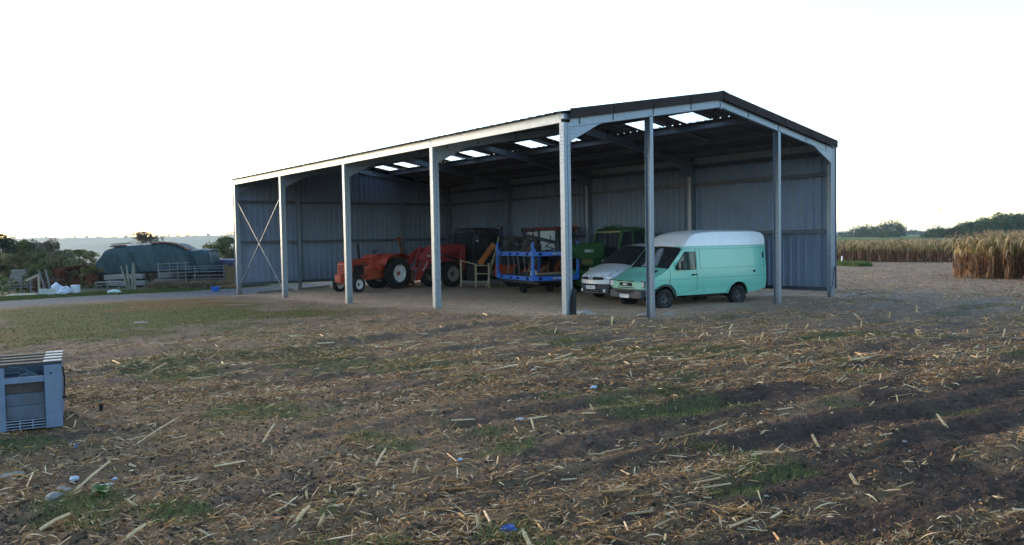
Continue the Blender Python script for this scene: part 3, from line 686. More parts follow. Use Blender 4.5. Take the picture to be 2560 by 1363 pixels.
# bonnet vent
q = MB(); 
def hood(x, y): return lerp_pts(top1, x)-.05*(abs(y)/1.0)**2+.002
P = [(.30, .36), (.30, .74), (-.02, .70), (-.02, .40)]
q.add([(x, y, hood(x, y)+.012) for x, y in P], [(0, 1, 2, 3)]); o = q.build('bonnet_vent', black, van); sm = o.modifiers.new('t', 'SOLIDIFY'); sm.thickness = .02
q = MB()
for k in range(5): x = .25-.055*k; q.bar((x, .39, hood(x, .4)+.02), (x, .70, hood(x, .7)+.02), .012, .012)
q.build('vent_slat', blackpl, o)
q = MB(); q.bar((-.12, .25, 1.43), (-.36, -.42, 1.66), .015, .02); q.bar((-.12, -.5, 1.42), (-.5, -.86, 1.79), .015, .02); q.cyl((-.11, .25, 1.38), (-.11, .25, 1.45), .02); q.cyl((-.11, -.5, 1.38), (-.11, -.5, 1.45), .02); q.build('wiper', black, van)
# windscreen rubber surround
q = MB()
for sd in (1, -1):
    pts = [(-.15, sd*.9, 1.375), (-.4, sd*.885, 1.63), (-.79, sd*.86, 2.03)]
    for a, b in zip(pts[:-1], pts[1:]): q.bar(a, b, .04, .05)
K = [((-.15+.065*(1-(y/.92)**2)), y*.9/.92, 1.36+.05*(1-(y/.92)**2)) for y in np.linspace(-.92, .92, 9)]
for a, b in zip(K[:-1], K[1:]): q.bar(a, b, .035, .03)
K = [((-.77+.07*(1-(y/.9)**2)), y*.86/.9, 2.02+.05*(1-(y/.9)**2)) for y in np.linspace(-.9, .9, 9)]
for a, b in zip(K[:-1], K[1:]): q.bar(a, b, .05, .04)
q.build('windscreen_seal', black, van)
seatm = mat('seat_fabric', (.10, .07, .05), .9, var=.3)
for y in (.45, -.35):
    s_ = MB(); s_.box((-1.05, y, .95), (.5, .5, .15)); s_.box((-1.32, y, 1.3), (.14, .48, .65)); s_.box((-1.34, y, 1.7), (.1, .26, .18)); s_.build('seat', seatm, van, bevel=.03)
q = MB(); q.lathe([(.2, -.012), (.22, 0), (.2, .012)], (-.62, .45, 1.28), (.6, 0, .8), 18, closed=True); q.bar((-.5, .45, 1.15), (-.62, .45, 1.28), .04, .04); q.build('steering_wheel', black, van)
MB().box((-.25, 0, 1.22), (.4, 1.7, .22)).build('dashboard', black, van, bevel=.04)
MB().box((-1.6, 0, 1.3), (.04, 1.75, 1.3)).build('bulkhead', mat('bulkhead', (.16, .07, .035), .8, var=.6, scale=6), van)
steelw = mat('van_rim_steel', (.06, .06, .065), .6, .4, var=.3, scale=8, dirt=(.12, .1, .08))
for x in (0, -WB):
    for sd in (1, -1): wheel(van, (x, sd*(.93), .345), .345, .22 if x == 0 else .24, sd, rimm=steelw)
MB().cyl((0, -.85, .34), (0, .85, .34), .05).build('axle', black, van); MB().cyl((-WB, -.85, .34), (-WB, .85, .34), .07).build('axle', black, van)

# --- silver van
silver = mat('silver_paint', (.56, .59, .63), .3, .1, var=.03, scale=1.5, coat=.6, dirt=(.3, .3, .3), dirtamt=.15)
v2 = empty('panel_van', (8.0, 6.26, .02), R(174.7)); tag(v2, 'silver grey van with sloping bonnet parked between the mint van and the blue racks', 'van')
def hw2(x, z):
    b = float(np.interp(z, [.2, .4, .7, 1.0, 1.2, 1.8, 1.95], [.86, .93, .95, .95, .93, .80, .72]))
    return b*(1-.16*float(smooth(.2, .86, x)))
xs2 = sorted(set([round(v, 3) for v in [.86, .83, .78, .7, .6, .5, .4, .36, .3, .2, .1, 0, -.08, -.1, -.2, -.3, -.36, -.4, -.5, -.7, -.9, -1.0, -1.05, -1.2, -1.5, -2, -2.6, -2.75, -2.8, -2.9, -3.0, -3.1, -3.2, -3.3, -3.4, -3.5, -3.6, -3.9, -4.05]]), reverse=True)
top2 = [(.86, .74), (.83, .78), (.78, .84), (.6, .97), (.3, 1.10), (-.08, 1.22), (-1.03, 1.80), (-1.05, 1.82), (-1.3, 1.89), (-2, 1.93), (-3.8, 1.90), (-4.05, 1.8)]
S2 = dict(xs=xs2, top=top2, rows=[.22, .35, .46, .56, .57, .66, .8, .95, 1.1, 1.25, 1.5, 1.7], halfw=hw2,
    sill=lambda x: max(.24, arch(x, 0, .32, .39), arch(x, -3.1, .32, .39)), shoulder=lambda x: float(np.interp(x, [-4.05, -1.1, -1.03, -.1, .86], [.12, .12, .07, .08, .10])), crown=.05, bulge=.20, bx0=-.2, w0=-.08, w1=-1.03, wb=.1,
    cls=lambda x, z, t: ('windscreen' if (t >= 2 and -1.03 < x < -.08) else 'bumper' if (z < .565 and x > .30) else 'body'), mats={'body': silver, 'windscreen': gls, 'bumper': blackpl})
b2 = van_body(v2, S2)
def nose(y, hw=.80): return .86+.20*(1-min(1, abs(y)/hw)**2.2)
for sd in (1, -1):
    q = MB(); G = []
    for x in np.linspace(.80, .42, 6):
        row = []
        for z_ in np.linspace(0, 1, 4):
            yy = hw2(x, .8)*(.99-.20*z_*(1 if x > .5 else .7)); t = (x-.42)/.38; zz = np.interp(t, [0, 1], [.93, .74])+z_*np.interp(t, [0, 1], [.10, .07])
            row.append((x+.01+.20*(1-min(1, yy/.82)**2.2)*float(smooth(-.2, .86, x)), sd*(yy+.006), float(zz)-.02))
        G.append(row)
    q.grid(G); o = q.build('headlight', lampg, v2, smooth=60); sm = o.modifiers.new('t', 'SOLIDIFY'); sm.thickness = .05; sm.offset = 0
    q = MB(); K = [(nose(y)+.008, sd*y, z) for y, z in ((.10, .72), (.15, .69), (.58, .70), (.60, .74), (.55, .79), (.17, .80))]; q.add(K, [tuple(range(6))]); o = q.build('grille', black, v2); sm = o.modifiers.new('t', 'SOLIDIFY'); sm.thickness = .02; sm.offset = 0
    q = MB(); q.cyl((nose(.62)-.03, sd*.62, .33), (nose(.62)+.02, sd*.62, .33), .06, n=14); q.build('fog_lamp', lampg, v2)
    q = MB(); q.box((-.45, sd*1.06, 1.22), (.12, .18, .26)); q.bar((-.42, sd*.92, 1.15), (-.45, sd*1.0, 1.17), .05, .04); q.build('door_mirror', blackpl, v2, bevel=.03)
    dw = [(-.35, 1.25), (-.95, 1.66), (-1.35, 1.70), (-1.35, 1.22)]; q = MB(); q.add([(x, sd*(hw2(x, z)+.006), z) for x, z in dw], [(0, 1, 2, 3)]); q.build('door_window', gls, v2)
    for x in (0, -3.1): wheel(v2, (x, sd*.84, .32), .32, .2, sd, rimm=steelw)
q = MB(); q.lathe([(.075, 0), (.075, .02), (.05, .03), (.045, .015)], (nose(0)+.0, 0, .745), (1, 0, 0), 4); q.build('badge', chrome, v2)
q = MB(); q.box((nose(0)-.01, 0, .37), (.03, .95, .035)); q.box((nose(0)-.01, 0, .30), (.03, .95, .03)); q.box((nose(0)+.0, 0, .525), (.02, .8, .045)); q.build('bumper_slot', black, b2['bumper'])
plate(v2, (nose(0)+.02, 0, .44), 'CX 980 ZX', (.55, .57, .6), (.03, .03, .05), band=True)
q = MB(); q.add([(x, y, lerp_pts(top2, x)+.012-.05*(y/.9)**2) for x, y in ((.12, -.34), (.12, .2), (-.0, .22), (-.0, -.32))], [(0, 1, 2, 3)]); q.build('bonnet_vent', black, v2)
q = MB(); q.bar((-.05, .5, 1.26), (-.1, -.25, 1.33), .015, .02); q.bar((-.08, -.2, 1.28), (-.25, -.75, 1.36), .015, .02); q.build('wiper', black, v2)
MB().box((-.35, 0, 1.1), (.4, 1.5, .18)).build('dashboard', black, v2, bevel=.04)
for y in (.42, -.4): s_ = MB(); s_.box((-1.25, y, 1.15), (.14, .46, .6)); s_.box((-1.0, y, .8), (.5, .5, .15)); s_.build('seat', black, v2, bevel=.03)
MB().box((-1.8, 0, 1.1), (.04, 1.5, 1.2)).build('bulkhead', black, v2); MB().box((-1.6, 0, .3), (3.0, 1.2, .12)).build('underbody', black, v2)

v2.scale = (1.03, 1.03, 1.07)

# ------------------------------------------------------------------ tractors
orangep = mat('orange_paint', (.36, .044, .022), .5, var=.2, scale=5, dirt=(.10, .05, .035), dirtamt=.5)
redp = mat('red_paint', (.30, .028, .025), .45, var=.12, scale=4, coat=.2, dirt=(.08, .03, .025), dirtamt=.4)
rimw = mat('white_rim', (.55, .55, .56), .5, var=.1, scale=6, dirt=(.2, .15, .12), dirtamt=.4)
rimc = mat('cream_rim', (.24, .23, .19), .6, var=.15, scale=6, dirt=(.1, .09, .07), dirtamt=.4)
greenp = mat('green_paint', (.010, .06, .010), .45, var=.15, scale=4, coat=.2, dirt=(.03, .05, .025), dirtamt=.4)
bluep = mat('blue_steel_paint', (.012, .11, .46), .45, var=.15, scale=5, coat=.15, dirt=(.05, .06, .10), dirtamt=.35)
mapal = mat('pale_lettering', (.55, .55, .55), .6, var=.02)
t1 = empty('tractor', (2.92, 17.85, .07), R(196)); tag(t1, 'small old orange tractor without a cab, with white rear wheel discs', 'tractor')
WB1 = 2.45
q = MB(); q.xz([(.38, .92), (.40, 1.30), (.30, 1.36), (-1.12, 1.52), (-1.15, 1.22), (-.05, 1.12), (-.1, .92)], -.27, .27); hood_ = q.build('bonnet', orangep, t1, bevel=.03)
q = MB()
for k in range(3): q.box((-.45-.02*k, .275, 1.30-.07*k), (.85-.12*k, .012, .022))
q.box((-.45, .274, 1.16), (.9, .008, .05)); q.build('bonnet_slot', black, hood_)
q = MB(); q.xz([(.36, .80), (.42, .82), (.42, 1.28), (.36, 1.30)], -.25, .25); g = q.build('front_grille', orangep, t1, bevel=.01)
q = MB()
for k in range(3): q.box((.425, 0, .93+.12*k), (.012, .36, .07))
q.build('grille_slot', mat('dark_orange', (.16, .03, .015), .7), g)
q = MB(); q.xz([(.15, .48), (.62, .45), (.64, .80), (.40, .86), (.15, .82)], -.2, .2); q.box((.645, 0, .62), (.03, .34, .14)); q.build('front_weight', orangep, t1, bevel=.02)
q = MB(); q.box((-.35, 0, .90), (.9, .34, .55)); q.cyl((-.7, .2, 1.0), (-.2, .2, 1.0), .09); q.box((-.1, .2, .8), (.25, .12, .3)); q.cyl((.05, -.1, .95), (.05, .22, .95), .12); q.build('engine', darkm, t1, bevel=.02)
q = MB(); q.xz([(.1, .50), (-.9, .52), (-1.2, .48), (-2.8, .48), (-2.85, 1.0), (-1.2, 1.02), (-.9, .72), (.1, .66)], -.18, .18); q.build('transmission', mat('worn_orange', (.32, .06, .028), .7, var=.3, scale=8, dirt=(.06, .04, .03), dirtamt=.6), t1, bevel=.02)
q = MB(); q.xz([(-1.12, 1.0), (-1.10, 1.50), (-1.25, 1.62), (-1.50, 1.66), (-1.62, 1.58), (-1.6, 1.0)], -.30, .30); q.build('dash_cowl', orangep, t1, bevel=.02)
q = MB(); q.cyl((-.55, .12, 1.38), (-.55, .12, 1.62), .045); q.cyl((-.55, .12, 1.62), (-.50, .12, 2.12), .06, .05); q.build('exhaust', black, t1, smooth=50)
q = MB(); q.lathe([(.19, -.012), (.21, 0), (.19, .012)], (-1.72, 0, 1.80), (.45, 0, .9), 20, closed=True); q.cyl((-1.5, 0, 1.55), (-1.72, 0, 1.80), .02)
for a in (0, 2.1, 4.2): q.bar((-1.72, 0, 1.80), Vector((-1.72, 0, 1.80))+Matrix.Rotation(-R(27), 3, 'Y') @ Vector((math.cos(a)*.19, math.sin(a)*.19, 0)), .015, .015)
q.build('steering_wheel', black, t1)
q = MB(); q.cyl((-2.45, .1, 1.5), (-2.45, .1, 1.95), .015); q.lathe([(0, .0), (.06, .01), (.075, .04), (.05, .07), (0, .08)], (-2.45, .1, 1.93), (0, 0, 1), 12); q.build('warning_lamp', mat('amber_dull', (.2, .09, .04), .5), t1)
q = MB(); q.xz([(-2.2, 1.25), (-2.55, 1.22), (-2.68, 1.55), (-2.64, 1.56), (-2.52, 1.30), (-2.2, 1.31)], -.22, .22); q.cyl((-2.35, 0, .95), (-2.35, 0, 1.25), .03); q.build('seat', black, t1, bevel=.02)
for sd in (1, -1):
    q = MB(); P = [(-WB1+math.cos(a)*.86, .74+math.sin(a)*.84) for a in np.linspace(.55, 2.15, 10)]; P = [(-1.55, 1.58), (-1.75, 1.62)]+P[4:]
    P = [(-1.45, 1.18), (-1.6, 1.45), (-1.80, 1.60), (-2.1, 1.66), (-2.7, 1.68), (-3.0, 1.58), (-3.15, 1.4)]
    q.grid([[(x, sd*y, z-(.03 if y > .8 else 0)) for y in (.30, .34, .84, .88)] for x, z in P]); q.add([(x, sd*.31, z) for x, z in P]+[(-3.1, sd*.31, 1.0), (-1.5, sd*.31, .9)], [tuple(range(9))])
    o = q.build('mudguard', orangep, t1, smooth=40); sm = o.modifiers.new('t', 'SOLIDIFY'); sm.thickness = .015
    wheel(t1, (-WB1, sd*.66, .74), .74, .38, sd, 'hex', rimw, mat('red_hub', (.3, .05, .04), .6), lug=20, rr=.56)
    wheel(t1, (0, sd*.62, .35), .35, .2, sd, 'dish', rimw, darkm, rr=.62)
q = MB(); q.bar((0, -.55, .40), (0, .55, .40), .1, .12); q.cyl((-WB1, -.6, .74), (-WB1, .6, .74), .12); q.build('axle', mat('worn_orange', (.32, .06, .028), .7), t1)
q = MB(); q.bar((.0, .5, .42), (-.9, .25, .7), .03, .03); q.bar((-1.3, .2, .5), (-3.3, .3, .45), .05, .05); q.bar((-1.3, -.2, .5), (-3.3, -.3, .45), .05, .05); q.box((-1.7, .42, .55), (.3, .2, .03)); q.build('linkage', darkm, t1)
# upright cutter bar at its rear
cb = empty('cutter_bar', t1.matrix_basis @ Vector((-3.35, .35, 0)), R(196)); cb.location.z = .08
q = MB(); q.bar((0, 0, .3), (.42, 0, 2.35), .14, .05, up=(0, 1, 0)); q.build('blade_carrier', rust, cb)
q = MB()
for k in range(22): a = Vector((0, 0, .5)).lerp(Vector((.40, 0, 2.25)), k/21); q.bar(a+Vector((-.04, 0, 0)), a+Vector((-.2, 0, .05)), .03, .02)
q.build('cutter_fingers', darkm, cb); q = MB(); q.box((.44, 0, 2.36), (.22, .14, .12)); q.build('end_shoe', mat('brown_red_steel', (.2, .05, .03), .7, var=.3), cb, bevel=.02)
q = MB(); q.box((-.1, 0, .45), (.4, .5, .3)); q.bar((-.1, -.2, .45), (.5, -.3, .6), .08, .08); q.cyl((-.1, .3, .3), (-.1, .3, .8), .12); q.bar((-.2, .2, .02), (-.2, .2, .4), .05, .05); q.build('gearbox', rust, cb, bevel=.02)
tag(cb, 'rusty finger bar mower folded upright behind the small orange tractor', 'mower')

# red loader tractor
t2 = empty('tractor', (8.7, 19.22, .0), R(188)); tag(t2, 'red tractor with black cab and a lowered red front loader', 'tractor')
q = MB(); q.xz([(.95, 1.15), (1.08, 1.35), (1.0, 1.62), (.62, 2.02), (.3, 2.08), (-1.15, 2.12), (-1.3, 1.9), (-1.3, 1.05), (-.2, 1.25), (.5, 1.2)], -.38, .38); hd = q.build('bonnet', redp, t2, bevel=.05)
q = MB(); q.xz([(.2, 1.38), (.55, 1.78), (.9, 1.55), (.95, 1.38)], .383, .388); q.box((-.6, .386, 1.62), (.9, .01, .03)); q.box((-.6, .386, 1.52), (1.0, .01, .05)); q.build('side_grille', black, hd)
text('RENAULT', .15, hd, frame((-.35, .392, 1.86), (-1, 0, 0), (0, 0, 1)), mapal, bold=.004, sx=.95)
q = MB(); q.box((-.2, 0, .95), (1.9, .45, .55)); q.box((-1.9, 0, .85), (2.2, .4, .6)); q.cyl((-.6, .3, .85), (.3, .3, .85), .1); q.build('chassis', darkm, t2, bevel=.02)
# cab
q = MB(); cabp = [(-1.25, .95), (-1.10, 1.45), (-1.28, 2.70), (-1.4, 2.80), (-2.9, 2.80), (-3.0, 2.7), (-3.05, 1.9), (-2.75, 1.2), (-2.3, .95)]
for sd in (1, -1):
    y = sd*.78
    for (x0, z0), (x1, z1) in zip(cabp, cabp[1:]+cabp[:1]): q.bar((x0, y, z0), (x1, y, z1), .07, .08, up=(0, 1, 0))
    q.bar((-2.12, y, 1.0), (-2.08, y, 2.75), .09, .07, up=(0, 1, 0)); q.xz([(-1.15, 1.0), (-1.12, 1.38), (-2.05, 1.28), (-2.05, .95)], y-.01, y+.01)
q.box((-2.15, 0, 2.82), (1.75, 1.66, .10)); cf = q.build('cab_frame', blackpl, t2, bevel=.01)
q = MB(); q.box((-2.15, 0, 2.90), (1.5, 1.4, .08)); q.build('cab_roof', black, cf, bevel=.04)
for sd in (1, -1):
    q = MB(); q.xz([(-1.18, 1.42), (-1.28, 2.7), (-2.06, 2.7), (-2.1, 1.3)], sd*.775, sd*.78); q.build('side_window', gls, t2)
    q = MB(); q.xz([(-2.14, 1.35), (-2.12, 2.7), (-2.9, 2.7), (-2.95, 1.95), (-2.7, 1.3)], sd*.775, sd*.78); q.build('side_window', gls, t2)
    q = MB(); q.box((-1.2, sd*1.05, 2.45), (.05, .2, .3)); q.bar((-1.3, sd*.8, 2.6), (-1.2, sd*1.05, 2.6), .02, .02); q.build('door_mirror', blackpl, t2, bevel=.01)
q = MB(); q.box((-1.45, .80, 2.38), (.17, .012, .34), Matrix.Rotation(R(-8), 3, 'Y')); q.build('mirror_reflection', mat('bright_panel', (.85, .88, .9), .3, var=.02), t2, bevel=.004)  # white colour paints the reflection seen in a mirror panel on the cab
q = MB(); q.box((-1.22, 0, 2.1), (.01, 1.5, 1.2)); q.build('windscreen', gls, t2)
q = MB(); q.box((-2.4, 0, 1.4), (.5, .5, .15)); q.box((-2.65, 0, 1.8), (.12, .48, .65)); q.build('seat', black, t2, bevel=.03)
q = MB(); q.cyl((-1.28, .45, 1.1), (-1.28, .45, 2.2), .05); q.cyl((-1.28, .45, 2.2), (-1.2, .45, 2.75), .045); q.build('exhaust', black, t2)
q = MB(); q.bar((-3.0, .75, 2.8), (-3.2, .85, 2.85), .03, .03); q.cyl((-3.2, .85, 2.8), (-3.2, .85, 3.0), .05); q.build('warning_lamp', darkm, t2)
for sd in (1, -1):
    wheel(t2, (0, sd*.84, .63), .63, .36, sd, 'dish', rimc, darkm, lug=18, rr=.60)
    wheel(t2, (-2.85, sd*.88, .86), .86, .46, sd, 'dish', rimc, darkm, lug=20, rr=.58)
    q = MB(); P = [(-2.85+math.cos(a)*.95, .86+math.sin(a)*.95) for a in np.linspace(.3, 2.6, 12)]; q.grid([[(x, sd*y, z) for y in (.6, 1.08)] for x, z in P]); o = q.build('mudguard', black, t2, smooth=40); sm = o.modifiers.new('t', 'SOLIDIFY'); sm.thickness = .02
q = MB(); q.bar((0, -.7, .6), (0, .7, .6), .16, .14); q.cyl((-2.85, -.8, .86), (-2.85, .8, .86), .14); q.build('axle', darkm, t2)
for c_ in list(t2.children):
    if c_.name.split('.')[0] in ('cab_frame', 'side_window', 'door_mirror', 'mirror_reflection', 'windscreen', 'seat', 'exhaust', 'warning_lamp'): c_.location.x -= .42
ld = empty('front_loader', (0, 0, 0), 0, t2)
text_arm = None
for sd in (1, -1):
    y = sd*.62
    q = MB(); pts = [(-1.0, 1.95), (.9, 1.82), (1.25, 1.55), (2.05, .42)]; 
    q.xz([(-1.05, 1.86), (.85, 1.72), (1.12, 1.50), (1.86, .42), (2.12, .38), (2.14, .52), (1.40, 1.72), (1.0, 1.93), (-1.05, 2.02)], y-.05, y+.05); ar = q.build('loader_arm', redp, ld, bevel=.01)
    q = MB(); q.xz([(-1.12, .8), (-1.12, 2.05), (-.82, 2.05), (-.78, .8)], y-.07, y+.07); q.build('loader_post', redp, ld, bevel=.01)
    q = MB(); q.cyl((-.9, y+sd*.0, 1.25), (.3, y, 1.6), .05); q.build('lift_cylinder', darkm, ld); q = MB(); q.cyl((.3, y, 1.6), (.85, y, 1.78), .025); q.build('piston_rod', chrome, ld)
    q = MB(); q.bar((.95, y+.02, 1.70), (1.60, y+.02, 1.30), .09, .05, up=(0, 1, 0)); q.bar((1.55, y+.02, 1.32), (2.1, y+.02, .62), .06, .05, up=(0, 1, 0)); q.build('level_link', redp, ld)
    q = MB(); q.cyl((1.70, y, 1.22), (2.18, y, .62), .03); q.build('piston_rod', chrome, ld)
text('MAILLEUX', .12, ld, frame((1.53, .675, 1.08), (-.58, 0, .81), (.81, 0, .58)), mapal, bold=.003)
text('MX', .13, ld, frame((1.3, .675, 1.56), (-1, 0, .1), (0, 0, 1)), mapal, bold=.004)
q = MB(); q.bar((1.55, -.62, .95), (1.55, .62, .95), .10, .10); q.build('cross_tube', redp, ld)
q = MB(); q.box((2.25, 0, .32), (.08, 1.2, .12)); q.box((2.25, 0, .85), (.08, 1.2, .10))
for y in (-.58, -.2, .2, .58): q.bar((2.25, y, .12), (2.22, y, .9), .08, .06)
q.bar((2.25, -.4, .14), (3.15, -.4, .12), .1, .05); q.bar((2.25, .4, .14), (2.6, .4, .12), .1, .05); q.xz([(2.25, .10), (2.95, .55), (3.0, .50), (2.6, .12)], .3, .36); q.build('tool_carrier', mat('dark_red_steel', (.12, .02, .018), .6, var=.3, scale=8), ld, bevel=.006)
q = MB(); q.xz([(1.10, .9), (1.32, 1.0), (1.15, 1.7), (.95, 2.05), (.9, 2.0), (1.0, 1.6)], -.42, -.36); q.xz([(1.10, .9), (1.32, 1.0), (1.15, 1.7), (.95, 2.05), (.9, 2.0), (1.0, 1.6)], .36, .42)
for z in (1.15, 1.4, 1.65): q.bar((1.2-.15*(z-1.15), -.4, z), (1.2-.15*(z-1.15), .4, z), .03, .05)
q.build('front_guard', redp, t2)
# orange tailboard arm leaning behind
tb = MB(); tb.bar((9.0, 16.2, 1.15), (9.65, 15.9, 2.1), .24, .09, up=(.3, 1, 0)); tb.cyl((9.0, 16.2, 1.2), (9.0, 16.22, .06), .04); o = tb.build('lifting_arm', mat('orange_steel', (.42, .12, .025), .5, var=.2, scale=6, dirt=(.06, .04, .03)), None, bevel=.01)
tag(o, 'orange steel arm leaning up behind the wooden pallet cage', 'steel arm')
# blue-green tractor behind the racks with red roof
t3 = empty('tractor', (9.95, 14.35, .03), R(162)); tag(t3, 'dark tractor with red cab roof and pale windscreen behind the blue racks', 'tractor')
q = MB(); q.xz([(.8, 1.1), (.85, 1.75), (.5, 1.95), (-1.3, 2.05), (-1.3, 1.1)], -.36, .36); q.build('bonnet', blackpl, t3, bevel=.05)
q = MB(); q.box((-.8, 0, .85), (3.4, .42, .55)); q.build('chassis', mat('worn_orange', (.32, .06, .028), .7), t3, bevel=.02)
q = MB()
for sd in (1, -1):
    y = sd*.80; P = [(-1.3, 1.1), (-1.35, 2.68), (-3.0, 2.72), (-3.2, 1.3)]
    for (x0, z0), (x1, z1) in zip(P[:-1], P[1:]): q.bar((x0, y, z0), (x1, y, z1), .07, .07, up=(0, 1, 0))
    q.bar((-2.2, y, 1.2), (-2.2, y, 2.7), .06, .06); q.bar((-1.3, y, 1.1), (-3.2, y, 1.3), .06, .06)
q.bar((-1.35, -.8, 2.68), (-1.35, .8, 2.68), .06, .06); q.bar((-1.30, -.8, 1.5), (-1.30, .8, 1.5), .06, .06); q.build('cab_frame', darkm, t3)
q = MB(); q.xz([(-1.1, 2.72), (-1.2, 2.80), (-3.15, 2.84), (-3.25, 2.74), (-3.2, 2.70), (-1.15, 2.66)], -.88, .88); q.build('cab_roof', mat('faded_red_roof', (.12, .026, .018), .6, var=.3, scale=4, dirt=(.05, .04, .035), dirtamt=.6), t3, bevel=.02)
pale = mat('painted_sky_glass', (.50, .52, .52), .35, var=.06, scale=3, coat=.3)  # pale colour stands in for sky reflected in the cab glass
q = MB(); q.xz([(-1.40, 1.75), (-1.42, 2.62), (-2.15, 2.64), (-2.15, 1.55), (-1.9, 1.5)], .765, .78); q.build('side_window', pale, t3); q = MB(); q.box((-1.33, 0, 2.1), (.012, 1.45, 1.0)); q.build('windscreen', pale, t3)
q = MB(); q.box((-1.08, .6, 2.66), (.12, .2, .14)); q.box((-1.08, -.6, 2.66), (.12, .2, .14)); q.tube([(-1.1, .82, 2.65), (-.98, .9, 2.5), (-.98, .92, 2.2)], .015); q.box((-.98, .95, 2.36), (.04, .16, .32)); q.build('lamp_and_mirror', blackpl, t3, bevel=.01)
q = MB(); q.tube([(-.15, .2, 1.9), (-.2, .2, 2.4), (-.08, .2, 2.78)], .045, 8); q.build('exhaust', black, t3)
q = MB(); q.cyl((-3.2, .85, 2.6), (-3.2, .85, 2.95), .02); q.cyl((-3.2, .85, 2.85), (-3.2, .85, 3.02), .06, .05); q.box((-3.2, .85, 2.62), (.14, .14, .08)); q.build('warning_lamp', mat('amber_red', (.2, .04, .02), .4), t3)
q = MB(); q.bar((-1.0, .6, 1.0), (-1.0, .6, 2.1), .12, .12); q.bar((-1.0, -.6, 1.0), (-1.0, -.6, 2.1), .12, .12)
for y in (.6, -.6): q.bar((-1.0, y, 2.05), (.15, y, 2.30), .12, .09); q.cyl((-.8, y, 1.4), (.1, y, 2.2), .045)
q.bar((.1, -.6, 2.28), (.1, .6, 2.28), .08, .08); q.build('loader_arms', darkm, t3)
for sd in (1, -1):
    wheel(t3, (0, sd*.78, .6), .6, .32, sd, 'dish', mat('worn_orange', (.32, .06, .028), .7), darkm, lug=16, rr=.6); wheel(t3, (-1.75, sd*.84, .8), .8, .42, sd, 'dish', mat('worn_orange', (.32, .06, .028), .7), darkm, lug=18, rr=.58)
q = MB(); q.bar((0, -.7, .6), (0, .7, .6), .12, .12); q.cyl((-1.75, -.75, .8), (-1.75, .75, .8), .12); q.build('axle', darkm, t3)

for c_ in list(t3.children):
    if c_.name.split('.')[0] in ('cab_frame', 'cab_roof', 'side_window', 'windscreen', 'warning_lamp', 'lamp_and_mirror'): c_.location.x += .65
    if c_.name.split('.')[0] in ('bonnet', 'loader_arms', 'chassis'): c_.location.x += .25
# green telehandler
t4 = empty('telehandler', (11.1, 9.15, -.08), R(176)); tag(t4, 'green telescopic handler with slatted cab guard behind the silver van', 'telehandler')
q = MB()
for sd in (1, -1):
    y = sd*.80; P = [(.80, .95), (.70, 1.45), (.40, 2.62), (.22, 2.72), (-.75, 2.72), (-.88, 2.6), (-.88, 1.0)]
    for (x0, z0), (x1, z1) in zip(P[:-1], P[1:]): q.bar((x0, y, z0), (x1, y, z1), .10, .09, up=(0, 1, 0))
    q.bar((-.2, y, 1.2), (-.2, y, 2.7), .07, .07)
q.bar((.8, -.8, 1.45), (.8, .8, 1.45), .08, .08); q.bar((.45, -.8, 2.62), (.45, .8, 2.62), .08, .08); q.bar((-.9, -.8, 2.72), (-.9, .8, 2.72), .08, .08)
q.xz([(.95, .95), (.82, 1.42), (-1.0, 1.3), (-1.0, .95)], .79, .81); cf = q.build('cab_frame', greenp, t4, bevel=.01)
q = MB(); n = 9
for k in range(n): y = -.66+1.32*k/(n-1); q.bar((.5, y, 2.62), (.05, y, 2.80), .05, .03); q.bar((.05, y, 2.80), (-.7, y, 2.80), .05, .03)
q.build('roof_guard', greenp, cf)
q = MB(); q.xz([(.78, 1.48), (.46, 2.58), (-.16, 2.66), (-.16, 1.4)], .775, .782); q.build('side_window', gls, t4); q = MB(); q.xz([(-.24, 1.4), (-.24, 2.66), (-.95, 2.66), (-.95, 1.35)], .775, .782); q.build('side_window', gls, t4)
q = MB(); q.add([(.79, -.76, 1.5), (.79, .76, 1.5), (.47, .76, 2.58), (.47, -.76, 2.58)], [(0, 1, 2, 3)]); q.build('windscreen', gls, t4)
q = MB(); q.xz([(1.9, .45), (1.95, 1.0), (.95, 1.15), (-2.2, 1.15), (-2.4, .5)], -.95, .95); q.xz([(.95, 1.1), (.9, 1.3), (-.9, 1.3), (-.9, 1.1)], -.9, .9); q.build('chassis', mat('dark_green', (.02, .07, .018), .6, var=.3, scale=5, dirt=(.02, .02, .015)), t4, bevel=.03)
q = MB(); q.bar((-2.2, -.55, 1.6), (2.0, -.55, 1.95), .42, .34); q.build('boom', greenp, t4, bevel=.02)
q = MB(); q.box((.9, -.1, 1.45), (1.3, .75, .4)); q.xz([(.9, 1.5), (2.3, 1.55), (2.55, 1.95), (2.3, 2.15), (.9, 2.2)], -.38, .3); bm_ = q.build('boom_housing', greenp, t4, bevel=.04)
text('MERLO', .16, bm_, frame((1.75, .305, 1.84), (-1, 0, 0), (0, 0, 1)), mapal, bold=.004, sx=.9)
q = MB(); q.box((1.95, .7, 1.1), (.08, .22, .14)); q.build('work_lamp', lampg, t4, bevel=.01)
lf_ = MB()
for k in range(60):
    p = Vector((random.uniform(-.3, .45), random.uniform(-.7, .3), 2.80+random.random()*.10)); d = Vector((random.gauss(0, 1), random.gauss(0, 1), random.gauss(0, .6))).normalized()*.05; e = d.cross(Vector((random.random(), random.random(), 1))).normalized()*.03; lf_.add([p-d, p+e, p+d, p-e], [(0, 1, 2, 3)])
tag(lf_.build('leaf_litter', mat('leaf_green_dark', (.04, .09, .02), .7), None), 'leaves and twigs lying on the green slatted cab guard', 'leaves', kind='stuff').matrix_world = t4.matrix_basis.copy()
for sd in (1, -1):
    for x in (1.35, -1.6): wheel(t4, (x, sd*.9, .55), .55, .36, sd, 'dish', mat('dark_green', (.02, .07, .018), .6), darkm, lug=16, rr=.58)
